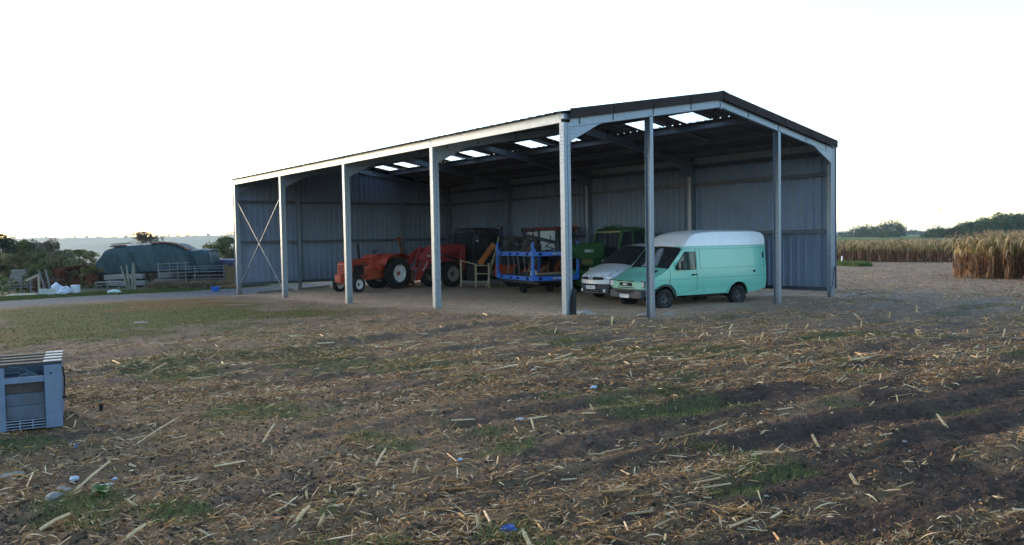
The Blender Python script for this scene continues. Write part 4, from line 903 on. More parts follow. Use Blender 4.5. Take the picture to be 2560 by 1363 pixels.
q = MB(); q.bar((1.35, -.8, .55), (1.35, .8, .55), .14, .14); q.bar((-1.6, -.8, .55), (-1.6, .8, .55), .14, .14); q.build('axle', darkm, t4)

# ------------------------------------------------------------------ blue stillages on a low trailer
ST = Matrix.Translation((7.05, 9.85, 0)) @ Matrix.Rotation(R(-14), 4, 'Z'); SX, SY = 2.05, 3.6
tr = empty('flat_trailer', ST.translation, R(-14)); tag(tr, 'low dark flat trailer carrying the two stacked blue racks', 'trailer')
q = MB(); q.box((SX/2, SY/2, .56), (SX*.92, SY*.96, .05)); q.box((.3, SY/2, .49), (.1, SY*.95, .1)); q.box((SX-.3, SY/2, .49), (.1, SY*.95, .1)); q.bar((SX/2, SY, .5), (SX/2, SY+.9, .45), .1, .08); q.build('bed', darkm, tr)
for y in (1.9,):
    for x, s in ((.45, -1), (SX-.35, 1)):
        e = empty('wheel', (x, y, .22), 0, tr); q = MB(); q.lathe([(.12, -.08), (.20, -.09), (.21, -.06), (.21, .06), (.20, .09), (.12, .08)], (0, 0, 0), (1, 0, 0), 24, closed=True); q.build('tyre', black, e); q = MB(); q.lathe([(.14, .05*s), (.1, .0), (.04, .06*s), (0, .06*s)], (0, 0, 0), (1, 0, 0), 16); q.build('rim', darkm, e)
    MB().cyl((.2, y, .3), (SX-.2, y, .3), .04).build('axle', darkm, tr)
def stillage(z, ph, lab, txt, grp='blue steel racks'):
    e = empty('steel_rack', (ST.translation.x, ST.translation.y, z), R(-14)); tag(e, lab, 'rack', grp)
    hh = .17; q = MB()
    # side rails with fork openings: web strips between slots
    for y in (0, SY):
        q.box((SX/2, y, hh-.02), (SX, .06, .04)); q.box((SX/2, y, .015), (SX, .06, .03))
        for a, b in ((0, .25), (.42, .9), (1.15, 1.63), (1.8, SX)): q.box(((a+b)/2, y, hh/2), (b-a, .05, hh-.05))
    for x in (0, SX):
        q.box((x, SY/2, hh-.02), (.06, SY, .04)); q.box((x, SY/2, .015), (.06, SY, .03))
        for a, b in ((0, .35), (.6, 1.3), (1.55, 2.05), (2.3, 3.0), (3.25, SY)): q.box((x, (a+b)/2, hh/2), (.05, b-a, hh-.05))
    q.build('base_frame', bluep, e, bevel=.004)
    q = MB(); q.box((SX/2, SY/2, hh+.003), (SX-.08, SY-.08, .012))
    for k in range(6): q.box((SX/2, .3+k*(SY-.6)/5, hh-.05), (SX-.1, .06, .06))
    q.build('deck', mat('deck_board', (.06, .05, .045), .8, var=.4, scale=6), e)
    for x, y in ((0, 0), (0, SY), (SX, 0), (SX, SY)):
        q = MB(); q.box((x, y, ph/2+.01), (.09, .09, ph)); q.box((x, y, ph+.03), (.05, .05, .06)); sx_ = 1 if x == 0 else -1; sy_ = 1 if y == 0 else -1
        q.xz([(x, hh), (x+sx_*.18, hh), (x, hh+.28)], y-.012, y+.012); q.yz([(y, hh), (y+sy_*.18, hh), (y, hh+.28)], x-.012, x+.012); q.build('corner_post', bluep, e, bevel=.005)
    text(txt, .10, e, frame((1.15, -.034, hh/2), (1, 0, 0), (0, 0, 1)), mapal, bold=.003)
    return e
stillage(.60, .97, 'lower blue steel rack holding boards and hoses on the low trailer', 'MECO-CTM')
stillage(1.60, .52, 'upper blue steel rack loaded with dark machine parts', 'MECO-CTM')
def inst(p): return ST @ Vector(p)
# contents of the lower rack
for k in range(6):
    x = .25+.13*k+random.uniform(-.03, .03); y = SY-.45-.32*k
    P = [inst((x+.04*math.sin(t*2+k), y-.10*t*(1-t)*3, .79+t*.78)) for t in np.linspace(0, 1, 6)]
    c = random.choice([(.16, .16, .15), (.12, .13, .15), (.10, .09, .08)])
    tag(MB().tube(P, .022, 8).build('hanging_hose', mat('hose_%d' % int(c[0]*100), c, .7), None, smooth=60), 'dull hose hanging upright inside the lower blue rack', 'hose', 'hoses in the lower blue rack')
def board(a, b, wd, ht, lab, m=wood, name='board', cat='board', grp=None):
    a, b = Vector(a), Vector(b); o = MB().bar((0, 0, 0), b-a, wd, ht).build(name, m, None, loc=a, bevel=.004); tag(o, lab, cat, grp); return o
for k, (x0, y0, x1, y1, z, lab) in enumerate([(.25, .35, 1.75, .9, .83, 'pale plank nearest the front of the lower blue rack'), (.35, .6, 1.9, 1.1, .87, 'pale plank lying across the middle of the lower blue rack'), (.2, .9, 1.6, 1.25, .83, 'pale plank at the back of the boards in the lower blue rack')]):
    board(inst((x0, y0, z)), inst((x1, y1, z)), .16, .035, lab)
board(inst((.45, 1.5, .82)), inst((.75, 1.1, 1.5)), .18, .04, 'dark grey plank leaning inside the lower blue rack', woodg)
o = MB(); o.box((0, 0, .11), (.24, .17, .22)); o.box((0, 0, .235), (.05, .05, .03)); o.bar((-.06, 0, .25), (.08, 0, .25), .02, .02); c = o.build('jerrycan', mat('dirty_white_plastic', (.38, .36, .33), .5, var=.25, scale=9, dirt=(.1, .08, .06)), None, loc=inst((.3, .55, .785)), bevel=.02); tag(c, 'small dirty white jerrycan on the lower blue rack', 'jerrycan')
o = MB(); o.box((0, 0, .08), (.5, .2, .16)); o.cyl((-.25, 0, .1), (-.5, .1, .12), .03); c = o.build('toolbox', darkm, None, loc=inst((.4, 1.0, .79)), bevel=.02); tag(c, 'dark metal box beside the jerrycan on the lower blue rack', 'toolbox')
o = MB(); random.seed(3)
for k in range(5): a = Vector((random.uniform(-.4, .5), random.uniform(-.6, .6), .05)); o.bar(a, a+Vector((random.uniform(-.3, .3), random.uniform(-.5, .5), random.uniform(.2, .6))), .08, .12)
c = o.build('engine_block', rust, None, loc=inst((1.2, 2.2, .78)), bevel=.01); tag(c, 'rusty engine parts heaped at the back of the lower blue rack', 'scrap metal')
# machine parts on the upper rack: two loader brackets, hydraulics
for k, (x, y, lab) in enumerate(((.35, 2.75, 'black loader bracket at the far side of the upper blue rack'), (.45, 1.35, 'black loader bracket in the middle of the upper blue rack'))):
    e = empty('loader_bracket', inst((x, y, 1.79)), R(-14)); tag(e, lab, 'machine part')
    q = MB(); q.xz([(-.35, .0), (-.15, .05), (.08, .55), (.12, .68), (-.02, .70), (-.12, .58)], -.06, .06); q.xz([(-.1, .58), (.0, .70), (1.25, .42), (1.3, .32), (1.15, .30)], -.05, .05); q.build('bracket_arm', darkm, e, bevel=.01)
    q = MB(); q.cyl((-.15, .1, .05), (.3, .1, .5), .04); q.cyl((.3, .1, .5), (.6, .1, .45), .02); q.build('hydraulic_cylinder', blackpl, e)
q = MB(); random.seed(9)
for k in range(9):
    a = Vector((random.uniform(-.5, .6), random.uniform(-.7, .7), .05)); P = [a]
    for j in range(4): P.append(P[-1]+Vector((random.uniform(-.2, .25), random.uniform(-.25, .2), random.uniform(-.05, .2))))
    for p in P: p.z = max(.03, p.z)
    q.tube(P, .022, 6)
c = q.build('hydraulic_hoses', blackpl, None, loc=inst((1.2, .8, 1.79))); tag(c, 'tangle of black hydraulic hoses on the near end of the upper blue rack', 'hoses')
q = MB(); q.box((0, 0, .14), (.55, .6, .28)); q.cyl((-.3, .1, .15), (.4, .15, .3), .09); q.box((.1, -.2, .35), (.25, .2, .2)); c = q.build('valve_block', darkm, None, loc=inst((.9, 1.9, 1.79)), bevel=.03); tag(c, 'dark valve block standing on the upper blue rack', 'machine part')

# ------------------------------------------------------------------ wooden cage, poles, pallets
cgw = mat('pale_timber', (.40, .32, .21), .75, var=.25, scale=8, bump=.1, dirt=(.14, .11, .08), dirtamt=.4)
A, B, Cc = Vector((8.80, 15.2, .05)), Vector((8.42, 16.95, .03)), Vector((10.6, 15.5, .05))
cg = empty('pallet_cage', A, 0); tag(cg, 'pale timber cage on a grey pallet beside the blue racks', 'crate')
def rel(p, z): return Vector((p.x-A.x, p.y-A.y, z))
mid = A.lerp(B, .46)
for p, h_ in ((A, 1.15), (B, 1.32), (mid, 1.12), (Cc, 1.1)): MB().bar(rel(p, 0), rel(p, h_), .07, .07).build('cage_post', cgw, cg, bevel=.004)
for z in (.28, .66, 1.05): MB().bar(rel(A, z)+Vector((-.045, 0, 0)), rel(mid, z)+Vector((-.045, 0, 0)), .10, .03, up=(0, 0, 1)).build('cage_rail', cgw, cg, bevel=.003)
MB().bar(rel(mid, 1.10)+Vector((-.045, 0, 0)), rel(B, 1.30)+Vector((-.045, 0, 0)), .09, .03).build('cage_rail', cgw, cg, bevel=.003)
MB().bar(rel(A, .14)+Vector((-.05, -.05, 0)), rel(B, .14)+Vector((-.05, .05, 0)), .14, .04).build('pallet_board', woodg, cg, bevel=.003)
MB().bar(rel(A, .14)+Vector((0, -.05, 0)), rel(Cc, .14)+Vector((0, -.05, 0)), .14, .04).build('pallet_board', woodg, cg, bevel=.003)
q = MB()
for t in np.linspace(0, 1, 10):
    p = A.lerp(Cc, t); q.bar(rel(p, .22), rel(p, 1.1), .008, .008)
for z in np.linspace(.3, 1.08, 7): q.bar(rel(A, z), rel(Cc, z), .008, .008)
q.build('wire_mesh', rust, cg)
q = MB(); Dd = B+(Cc-A)
for t in np.linspace(.05, .95, 7): q.bar(rel(A.lerp(Cc, t), .24), rel(B.lerp(Dd, t), .24), .02, .13)
q.build('pallet_deck', woodg, cg)
q = MB(); q.box(rel(B.lerp(mid, .55), .66)+Vector((.55, 0, 0)), (.8, .85, .8)); c = q.build('crate_box', mat('dark_crate', (.02, .018, .018), .9, var=.3), None, bevel=.02); c.location = A; tag(c, 'dark box standing inside the pale timber cage', 'box')
for a, b, lab in (((9.0, 15.3, .95), (9.32, 15.08, 2.42), 'pale pole leaning beside the near corner of the timber cage'), ((10.2, 14.7, .3), (9.9, 13.6, 2.4), 'thin pale pole leaning against the blue racks')):
    a, b = Vector(a), Vector(b); a2 = a-(b-a)*((a.z-.05)/(b.z-a.z)); tag(MB().cyl((0, 0, 0), b-a2, .035, .028, 8).build('wooden_pole', cgw, None, loc=a2, smooth=50), lab, 'pole')
# timber lying behind the orange tractor along the end wall
for x0, x1, y, lab in ((.9, 2.7, 23.7, 'weathered beam lying along the far gable wall behind the left columns'), (2.9, 4.6, 23.5, 'short weathered beam lying in front of the far gable wall')):
    board((x0, y, hz(x0, y)+.06), (x1, y-.1, hz(x1, y)+.07), .14, .1, lab, woodg, 'timber_beam', 'beam')
# floor debris: stones and sheets by the near posts
stonem = mat('pale_stone', (.24, .22, .19), .9, var=.3, scale=6, bump=.4, bscale=25)
def stone(x, y, r, lab, cat='stone', grp=None, m=None, flat=.6, name='stone'):
    bm = bmesh.new(); bmesh.ops.create_icosphere(bm, subdivisions=2, radius=r); sd = random.random()*50
    for v in bm.verts: v.co *= 1+.35*mnoise.noise(v.co*(1.3/r)+Vector((sd, 0, 0))); v.co.z *= flat; v.co.x *= 1.25
    me = bpy.data.meshes.new(name); bm.to_mesh(me); bm.free(); me.materials.append(m or stonem); o = bpy.data.objects.new(name, me); COL.objects.link(o)
    o.location = (x, y, hz(x, y)+r*flat*.45); o.rotation_euler = (0, 0, random.random()*6); tag(o, lab, cat, grp); return o
stone(.75, .15, .17, 'largest pale stone at the foot of the near corner column'); stone(.45, -.35, .12, 'flat pale stone in front of the near corner column'); stone(1.05, .05, .11, 'small pale stone right of the near corner column')
stone(3.75, .75, .26, 'flat pale lump of concrete behind the near gable post', flat=.25); stone(4.4, .5, .2, 'broken slab of concrete beside the front wheel of the mint van', flat=.25)

# ------------------------------------------------------------------ left yard (s to the right, d away from the field edge)
def leafmat(name, c1, c2, tr=.25): return mat(name, c1, .7, var=.3, scale=1.2, col2=c2, trans=tr, attr=True)
def leaves(name, pts, size, m, parent=None, tintv=None, long=1.7, droop=0):
    """pts (n,3): one small diamond leaf per point"""
    n = len(pts); d = RNG.normal(size=(n, 3)); d[:, 2] = d[:, 2]*.6-droop; d /= np.linalg.norm(d, axis=1)[:, None]
    e = np.cross(d, RNG.normal(size=(n, 3))); e /= np.linalg.norm(e, axis=1)[:, None]; sz = size*RNG.uniform(.6, 1.4, (n, 1))
    V = np.stack([pts-d*sz*long*.5, pts+e*sz*.5, pts+d*sz*long*.5, pts-e*sz*.5], 1).reshape(-1, 3); F = np.arange(4*n).reshape(-1, 4)
    t = RNG.uniform(.55, 1.45, (n, 1))*np.ones((1, 3)) if tintv is None else tintv
    o = npmesh(name, V, F, m, np.repeat(t, 4, 0)); 
    if parent: o.parent = parent
    return o
bark = mat('bark', (.09, .07, .05), .9, var=.3, scale=6, bump=.3)
def bush(loc, rx, ry, h, n, m, lab, cat='bush', leaf=.07, grp=None, name='bush', stems=6, spikes=5, seed=0, trunk_h=.0):
    rs = np.random.default_rng(seed+5); root = empty(name, loc); tag(root, lab, cat, grp)
    q = MB(); K = []
    for k in range(stems):
        a = rs.uniform(0, 6.28); rr_ = rs.uniform(.1, .7); top = Vector((math.cos(a)*rx*rr_, math.sin(a)*ry*rr_, h*rs.uniform(.55, .9)))
        mid_ = top*.5+Vector((rs.normal()*.1, rs.normal()*.1, 0)); b = Vector((top.x*.15, top.y*.15, -.05)); q.cyl(b, mid_, .03*h/2, .02*h/2, 6); q.cyl(mid_, top, .02*h/2, .006, 6)
        for j in range(4): t2_ = mid_.lerp(top, rs.random()); e_ = t2_+Vector((rs.normal()*rx*.3, rs.normal()*ry*.3, rs.random()*h*.2)); q.cyl(t2_, e_, .008*h, .003, 4)
    q.build('branches', bark, root)
    # clumps
    nc = max(8, int(14*rx*h/2)); C = []
    for k in range(nc):
        z = rs.uniform(.12+trunk_h, .9); a = rs.uniform(0, 6.28); w_ = math.sqrt(max(.05, 1-((z-.45)/.62)**2)); r_ = rs.random()**.5*w_
        C.append((math.cos(a)*rx*r_*.9, math.sin(a)*ry*r_*.9, z*h, rs.uniform(.22, .42)*min(rx, h*.6)))
    for k in range(spikes): a = rs.uniform(0, 6.28); C.append((math.cos(a)*rx*.6*rs.random(), math.sin(a)*ry*.5*rs.random(), h*rs.uniform(.9, 1.05), .10*h*rs.uniform(.6, 1.1)))
    C = np.array(C); idx = rs.integers(0, len(C), n); g = rs.normal(size=(n, 3)); g /= np.linalg.norm(g, axis=1)[:, None]; g *= rs.uniform(.4, 1.1, (n, 1))**.6
    P_ = C[idx, :3]+g*C[idx, 3:4]*np.array([1.1, 1.1, 1.]); P_[:, 2] = np.abs(P_[:, 2])
    ct = rs.uniform(.6, 1.4, len(C))[idx][:, None]*rs.uniform(.75, 1.25, (n, 1))*np.ones((1, 3))
    leaves('foliage', P_, leaf, m, root, ct); return root
gA = leafmat('hedge_leaf', (.105, .125, .05), (.20, .20, .09)); gB = leafmat('hedge_leaf_olive', (.13, .135, .05), (.21, .18, .085)); gR = leafmat('red_leaf', (.10, .035, .025), (.15, .055, .03)); gD = leafmat('dark_leaf', (.04, .055, .04), (.07, .085, .05)); gW = leafmat('seed_head', (.20, .16, .12), (.12, .11, .07))
def S(px, d): return (px-1280)/FPX*d
for k, (px, d, rx, h, n, m, lab) in enumerate([(8, 46, .9, 2.8, 3500, gD, 'dark bush at the left edge of the yard'), (60, 47.5, 1.4, 2.55, 5500, gA, 'dense green bush behind the low stick fence'),
    (120, 48, 1.5, 2.5, 5000, gW, 'tall bush with pale brown seed heads'), (165, 48.5, 1.3, 1.95, 4500, gA, 'green bush between the seeded bush and the red one'), (215, 49, 1.4, 1.95, 4500, gB, 'olive green bush just left of the tarpaulin stack'),
    (180, 45, 1.3, 1.15, 5200, gR, 'low dark red shrub in front of the hedge'), (225, 45.4, .9, 1.1, 3200, gB, 'low brown green shrub touching the tarpaulin stack'),
    (540, 50, 1.3, 2.1, 4500, gB, 'olive bush behind the small covered stack'), (568, 50, 1.1, 2.55, 4200, gA, 'green bush beside the corner column of the barn'), (370, 50.5, 1.2, 2.95, 2600, gW, 'sparse reddish twiggy bush rising behind the tarpaulin stack'), (90, 50, 1.5, 2.3, 4200, gB, 'olive bush at the back of the hedge'), (92, 46, 1.1, 1.9, 3800, gA, 'rounded green bush in the middle front of the hedge'), (150, 46.6, 1.1, 1.7, 3800, gB, 'olive bush just above the dark red shrub'), (35, 45.5, 1.0, 1.9, 3600, gB, 'olive bush behind the tall grey rail stack')]):
    p = yard(S(px, d), d); bush(p, rx*1.15, rx, h, int(n*2.2), m, lab, leaf=.056, seed=k, grp=None, name='bush', spikes=14 if k in (1, 2, 3, 9) else 10)
# small tree whose twigs stick out beside the corner column
def yardobj(name, s, d, rz=0): p = yard(s, d); e = empty(name, p, -YAW+rz); return e      # local x = right, y = away
e = yardobj('bare_tree', S(590, 52), 52); q = MB(); rs = random.Random(4)
def branch(q, a, d, r, lv):
    b = a+d; q.cyl(a, b, r, r*.6, 6)
    if lv:
        for k in range(3): dd = (d*rs.uniform(.5, .75)); dd.rotate(Matrix.Rotation(rs.uniform(-.8, .8), 3, 'Y') @ Matrix.Rotation(rs.uniform(-.8, .8), 3, 'X')); branch(q, a.lerp(b, rs.uniform(.5, 1)), dd, r*.55, lv-1)
branch(q, Vector((0, 0, -.1)), Vector((-.1, 0, 1.7)), .09, 4); q.build('trunk', bark, e)
pts = np.array([v for v in q.v if v[2] > 1.8]); pts = pts[RNG.integers(0, len(pts), 900)]+RNG.normal(size=(900, 3))*.08; leaves('leaves', pts, .06, gB, e); tag(e, 'thin half bare tree with twigs showing beside the left corner column', 'tree')

# tarpaulin covered stack
tarpm = mat('green_tarpaulin', (.018, .044, .048), .6, var=.18, scale=1.3, bump=.3, bscale=3, dirt=(.05, .06, .055), dirtamt=.3)
tarp2 = mat('dark_blue_tarpaulin', (.02, .022, .05), .5, var=.25, scale=2, bump=.4, bscale=4)
def tarp(name, root, x0, x1, y0, y1, topf, botf, m, seed, wr=.10, lean=.10):
    """closed loop round the stack, from hem up over the shoulders to the ridge"""
    loop = []; nx, ny = 84, 22
    for i in range(nx): loop.append((x0+(x1-x0)*i/nx, y0, 0))
    for i in range(ny): loop.append((x1, y0+(y1-y0)*i/ny, 1))
    for i in range(nx): loop.append((x1-(x1-x0)*i/nx, y1, 2))
    for i in range(ny): loop.append((x0, y1-(y1-y0)*i/ny, 3))
    loop.append(loop[0]); cx, cy = (x0+x1)/2, (y0+y1)/2; G = []
    nz = 16
    for j in range(nz+6):
        row = []
        for (x, y, s_) in loop:
            zt, zb = topf(x), botf(x, s_)
            if j < nz:
                t = j/(nz-1); z = zb+(zt-.12-zb)*t; k = 1+lean*(1-t)**2*.5-.02*t
                u_ = x+y*1.1; fx_ = (fbm(np.array([u_*1.6+seed]), np.array([z*.5]), 2)[0]-.5); f = (abs(fbm(np.array([u_*2.4+seed+z*.9]), np.array([z*.35]), 3)[0]-.5)*2-.3)*wr*2.6*(1.35-t)+fx_*wr*2*(1.2-t)+( .02)*abs(math.sin(u_*4+z*1.2+seed+fx_*5))*(1.1-t)
                xx, yy = cx+(x-cx)*k, cy+(y-cy)*k
                if s_ in (0, 2): yy += f*(-1 if s_ == 0 else 1)
                else: xx += f*(1 if s_ == 1 else -1)
                rr_ = max(0, t-.75)/.25*.18; xx += (cx-xx)/abs(cx-xx+1e-6)*rr_*rr_*2 if s_ in (1, 3) else 0; yy += (cy-yy)/abs(cy-yy+1e-6)*rr_*rr_*3 if s_ in (0, 2) else 0
            else:
                t = (j-nz+1)/6; xx = x+(cx-x)*t*(.999 if s_ in (1, 3) else .0); yy = y+(cy-y)*t; z = zt-.12+.12*math.sin(t*math.pi/2); xx = cx+(x-cx)*(1-.04) if s_ in (0, 2) else cx+(x-cx)*(1-.04*1)*(1 if 1 else t)
                if s_ in (1, 3): yy = y+(cy-y)*t; z = topf(x)-.12+.12*math.sin(t*math.pi/2)
                z += (fbm(np.array([xx*2+seed]), np.array([yy*2.]), 2)[0]-.5)*.05
            row.append((xx, yy, z))
        G.append(row)
    o = MB().grid(G).build(name, m, root, smooth=70); sm = o.modifiers.new('t', 'SOLIDIFY'); sm.thickness = .01; return o
yd = 45.5; e = yardobj('covered_stack', S(232, yd), yd); tag(e, 'large stack under a sagging green tarpaulin weighed down with roof tiles', 'covered stack')
Wd = S(470, yd)-S(232, yd)
def topA(x): t = x/Wd; return float(np.interp(t, [0, .03, .12, .22, .4, .75, .88, 1.0], [1.45, 1.7, 2.2, 2.36, 2.42, 2.52, 2.40, 2.05]))
def botA(x, s): t = x/Wd; return float(np.interp(t, [0, .1, .2, .35, .6, .8, 1], [.85, .8, .72, .78, .82, .86, .85]))
tarp('tarpaulin', e, .0, Wd, 0, 2.4, topA, botA, tarpm, 3.1, .17)
conc = mat('grey_concrete', (.19, .175, .165), .9, var=.25, scale=3, bump=.3, dirt=(.08, .07, .06))
hay = mat('dark_bales', (.05, .04, .03), .9, var=.5, scale=4)
q = MB(); q.box((Wd/2, 1.2, .55), (Wd*.93, 2.1, 1.1)); q.build('stack_core', hay, e, bevel=.08)
for k, (x, z, w_, h_) in enumerate(((1.35, .58, 1.15, .30), (2.5, .6, .95, .28), (1.45, .22, 1.1, .32), (4.2, .62, .7, .32), (4.15, .22, 1.1, .4), (2.7, .22, .8, .3))):
    o = MB().box((0, 0, 0), (w_, .5, h_)).build('concrete_block', conc, None, bevel=.04); o.matrix_world = e.matrix_basis @ Matrix.Translation((x, -.12, z)) @ Matrix.Rotation(.04*(k % 3-1), 4, 'Y')
    tag(o, ['long grey block under the left part of the tarpaulin', 'grey block under the tarpaulin just left of the split stakes', 'lower grey block under the left part of the tarpaulin', 'upper grey block just left of the metal gate', 'lower grey block just left of the metal gate', 'low grey block behind the split stakes'][k], 'block')
tilem = mat('roof_tile', (.22, .085, .05), .85, var=.35, scale=8, col2=(.28, .17, .12))
for k in range(30):
    t = .2+.13*k/10 if k < 9 else (.62+.36*(k-9)/20); x = t*Wd; z = topA(x)-.055
    if k >= 9 or True:
        q = MB(); P = [(math.cos(a)*.09, math.sin(a)*.07) for a in np.linspace(0, math.pi, 7)]+[(math.cos(a)*.07, math.sin(a)*.055) for a in np.linspace(math.pi, 0, 7)]
        q.ext(P, (0, -.2, 0), (1, 0, 0), (0, 0, 1), (0, .42, 0)); o = q.build('roof_tile', tilem); o.matrix_world = e.matrix_basis @ Matrix.Translation((x, .25+random.uniform(-.1, .1), z)) @ Matrix.Rotation(random.uniform(-.5, .5), 4, 'Z')
        tag(o, 'curved red clay tile lying along the top of the green tarpaulin', 'roof tile', 'roof tiles weighing down the tarpaulin')
o = MB().box((0, 0, 0), (1.1, .16, .07)).build('board', wood); o.matrix_world = e.matrix_basis @ Matrix.Translation((.29*Wd, .2, topA(.29*Wd)+.07)) @ Matrix.Rotation(-.05, 4, 'Y'); tag(o, 'weathered plank laid on the tiles at the left end of the green tarpaulin', 'board')
e2 = yardobj('covered_stack', S(474, 45.8), 45.8); W2 = S(524, 45.8)-S(474, 45.8); tag(e2, 'narrow square stack under green tarpaulin to the right of the large covered stack', 'covered stack')
tarp('tarpaulin', e2, 0, W2, 0, 1.6, lambda x: 2.12-.08*abs(x/W2-.5), lambda x, s: .72, tarpm, 8.2, .10, .03); MB().box((W2/2, .8, .4), (W2*.9, 1.4, .8)).build('stack_core', hay, e2)
e3 = yardobj('covered_stack', S(524, 47), 47); tag(e3, 'low stack under dark blue plastic sheet behind the picket fence', 'covered stack')
tarp('plastic_sheet', e3, 0, 2.6, 0, 1.5, lambda x: 1.5, lambda x, s: .65, tarp2, 4.4, .09, .04); MB().box((1.3, .8, .35), (2.4, 1.3, .7)).build('stack_core', hay, e3)
# galvanised field gate and wooden hurdle
ga = yardobj('field_gate', S(397, 44.6), 44.6, R(4)); tag(ga, 'galvanised tubular field gate in front of the covered stacks', 'gate'); GW = S(556, 44.6)-S(397, 44.6)
gm = mat('gate_steel', (.13, .14, .155), .5, .4, var=.2, scale=6); q = MB()
for z in (.42, .62, .82, 1.0, 1.13): q.cyl((0, 0, z), (GW, 0, z), .018, n=8)
q.build('gate_bars', gm, ga)
for x in (0, GW*.55, GW): MB().cyl((x, 0, .12 if x in (0, GW) else .42), (x, 0, 1.14), .022, n=8).build('gate_upright', gm, ga)
hu = yardobj('wooden_hurdle', S(392, 44.9), 44.9); tag(hu, 'grey wooden hurdle of crossed battens behind the left half of the gate', 'hurdle')
for k in range(4): MB().box((.08+.45*k+.18*(k > 0), 0, .85), (.05, .03, 1.05)).build('batten', woodg, hu)
for z in (1.28, .92, .72): MB().bar((0, -.03, z), (1.85, -.03, z+.06), .03, .05).build('rail', woodg, hu)
pf = yardobj('picket_fence', S(559, 44), 44.2, R(-6)); tag(pf, 'brown paling panel between the field gate and the barn corner', 'fence'); fm = mat('brown_paling', (.13, .09, .05), .85, var=.3, scale=7)
for k in range(9): h_ = 1.05+.06*random.random()+(.1 if k < 1 else 0); MB().box((.07+.105*k, 0, h_/2+.1), (.085, .03, h_)).build('paling', fm, pf)
MB().box((.45, .04, .35), (1.0, .04, .08)).build('rail', fm, pf); MB().box((.45, .04, .95), (1.0, .04, .08)).build('rail', fm, pf)
o = MB().box((0, 0, .09), (1.25, .14, .18)).build('timber_beam', mat('red_brown_timber', (.17, .09, .06), .85, var=.2), None, loc=yard(S(570, 43.4), 43.4)); o.rotation_euler = (0, 0, -YAW); tag(o, 'red brown beam lying at the foot of the picket fence', 'beam')
# split stakes
for k, (px, lx, h_, lab) in enumerate(((318, -.35, 1.25, 'leftmost of the pale split stakes, leaning left'), (322, -.12, 1.3, 'second pale split stake from the left, thin'), (327, .12, 1.38, 'middle pale split stake leaning slightly right'), (337, -.06, 1.42, 'thickest pale split stake on the right of the bundle'), (331, .0, .9, 'short grey stake between the tall pale ones'))):
    p = yard(S(px, 43.6), 43.6); q = MB(); q.cyl((0, 0, -.1), (lx*.5, 0, h_*.5), .06, .055, 7); q.cyl((lx*.5, 0, h_*.5), (lx, 0, h_), .055, .03, 7); o = q.build('wooden_stake', mat('split_wood', (.17, .165, .13), .85, var=.3, scale=5), None, loc=p); o.rotation_euler = (0, 0, -YAW); tag(o, lab, 'stake')
# low bench-like pallet, blue tub, bags, panels, heaps
def yo(name, px, d, q, m, lab, cat, bevel=0, rz=0, z=0, smooth_=None):
    p = yard(S(px, d), d); o = q.build(name, m, None, loc=p+Vector((0, 0, z)), bevel=bevel, smooth=smooth_); o.rotation_euler = (0, 0, -YAW+rz); tag(o, lab, cat); return o
q = MB(); q.box((0, 0, .42), (1.35, .5, .05))
for x in (-.6, 0, .6): q.box((x, -.2, .2), (.06, .06, .42)); 
q.bar((-.6, -.22, .25), (.6, -.22, .3), .05, .04); yo('low_bench', 272, 42.6, q, woodg, 'low grey wooden trestle in front of the tarpaulin stack', 'trestle', .004)
q = MB(); q.lathe([(0, .0), (.16, .0), (.23, .20), (.25, .22), (.23, .21), (.15, .03), (0, .03)], (0, 0, 0), (0, 0, 1), 20); yo('plastic_tub', 537, 41.2, q, mat('bright_blue_plastic', (.015, .12, .50), .4, var=.1), 'bright blue plastic tub on the grass before the picket fence', 'tub', smooth_=40)
def bag(px, d, rx, rz_, m, lab, seed, cat='bag'):
    bm = bmesh.new(); bmesh.ops.create_icosphere(bm, subdivisions=3, radius=1)
    for v in bm.verts:
        n = mnoise.noise(v.co*1.6+Vector((seed, 0, 0)))*.35+mnoise.noise(v.co*4+Vector((seed, 3, 0)))*.12; v.co *= 1+n; v.co.x *= rx; v.co.y *= rx*.7; v.co.z = max(-.8, v.co.z)*rz_+rz_*.8
    me = bpy.data.meshes.new('plastic_bag'); bm.to_mesh(me); bm.free(); me.materials.append(m); o = bpy.data.objects.new('plastic_bag', me); COL.objects.link(o); o.location = yard(S(px, d), d); tag(o, lab, cat); return o
wbag = mat('white_plastic_film', (.36, .40, .46), .35, var=.15, scale=4, bump=.3, bscale=6)
bag(140, 39.4, .26, .30, wbag, 'taller white plastic bag beside the ribbed panel', 1); bag(160, 39.3, .28, .22, wbag, 'wider white plastic bag on the right of the bag heap', 5); bag(150, 38.9, .30, .13, wbag, 'flattened white plastic bag in front of the heap', 9); bag(283, 39.6, .28, .10, mat('pale_green_film', (.35, .45, .42), .4, var=.2), 'pale green plastic sheet crumpled on the grass before the trestle', 7, 'plastic sheet')
q = MB(); q.box((0, 0, .2), (.34, .3, .38)); q.box((0, 0, .41), (.36, .32, .04)); yo('white_tub', 187, 39.8, q, mat('white_bucket', (.45, .48, .52), .5, var=.1), 'white rectangular container right of the plastic bags', 'container', .03)
e = empty('ribbed_panel', yard(S(94, 38.6), 38.6), -YAW); rp_ = mat('pale_sheet', (.30, .31, .28), .6, var=.15, scale=3, dirt=(.12, .12, .1))
for x0, w_, h_, z0 in ((0, .36, .28, .05), (.34, .46, .32, 0)): pr = corr(0, w_, .09, .02); V = [(x0+u, h2-.02*(x0 > 0), z0) for u, h2 in pr]+[(x0+u, h2+.06-.02*(x0 > 0), z0+h_) for u, h2 in pr]; n = len(pr); MB().add(V, [(i, i+1, n+i+1, n+i) for i in range(n-1)]).build('sheet', rp_, e)
tag(e, 'pale ribbed sheets standing on edge left of the plastic bags', 'panel')
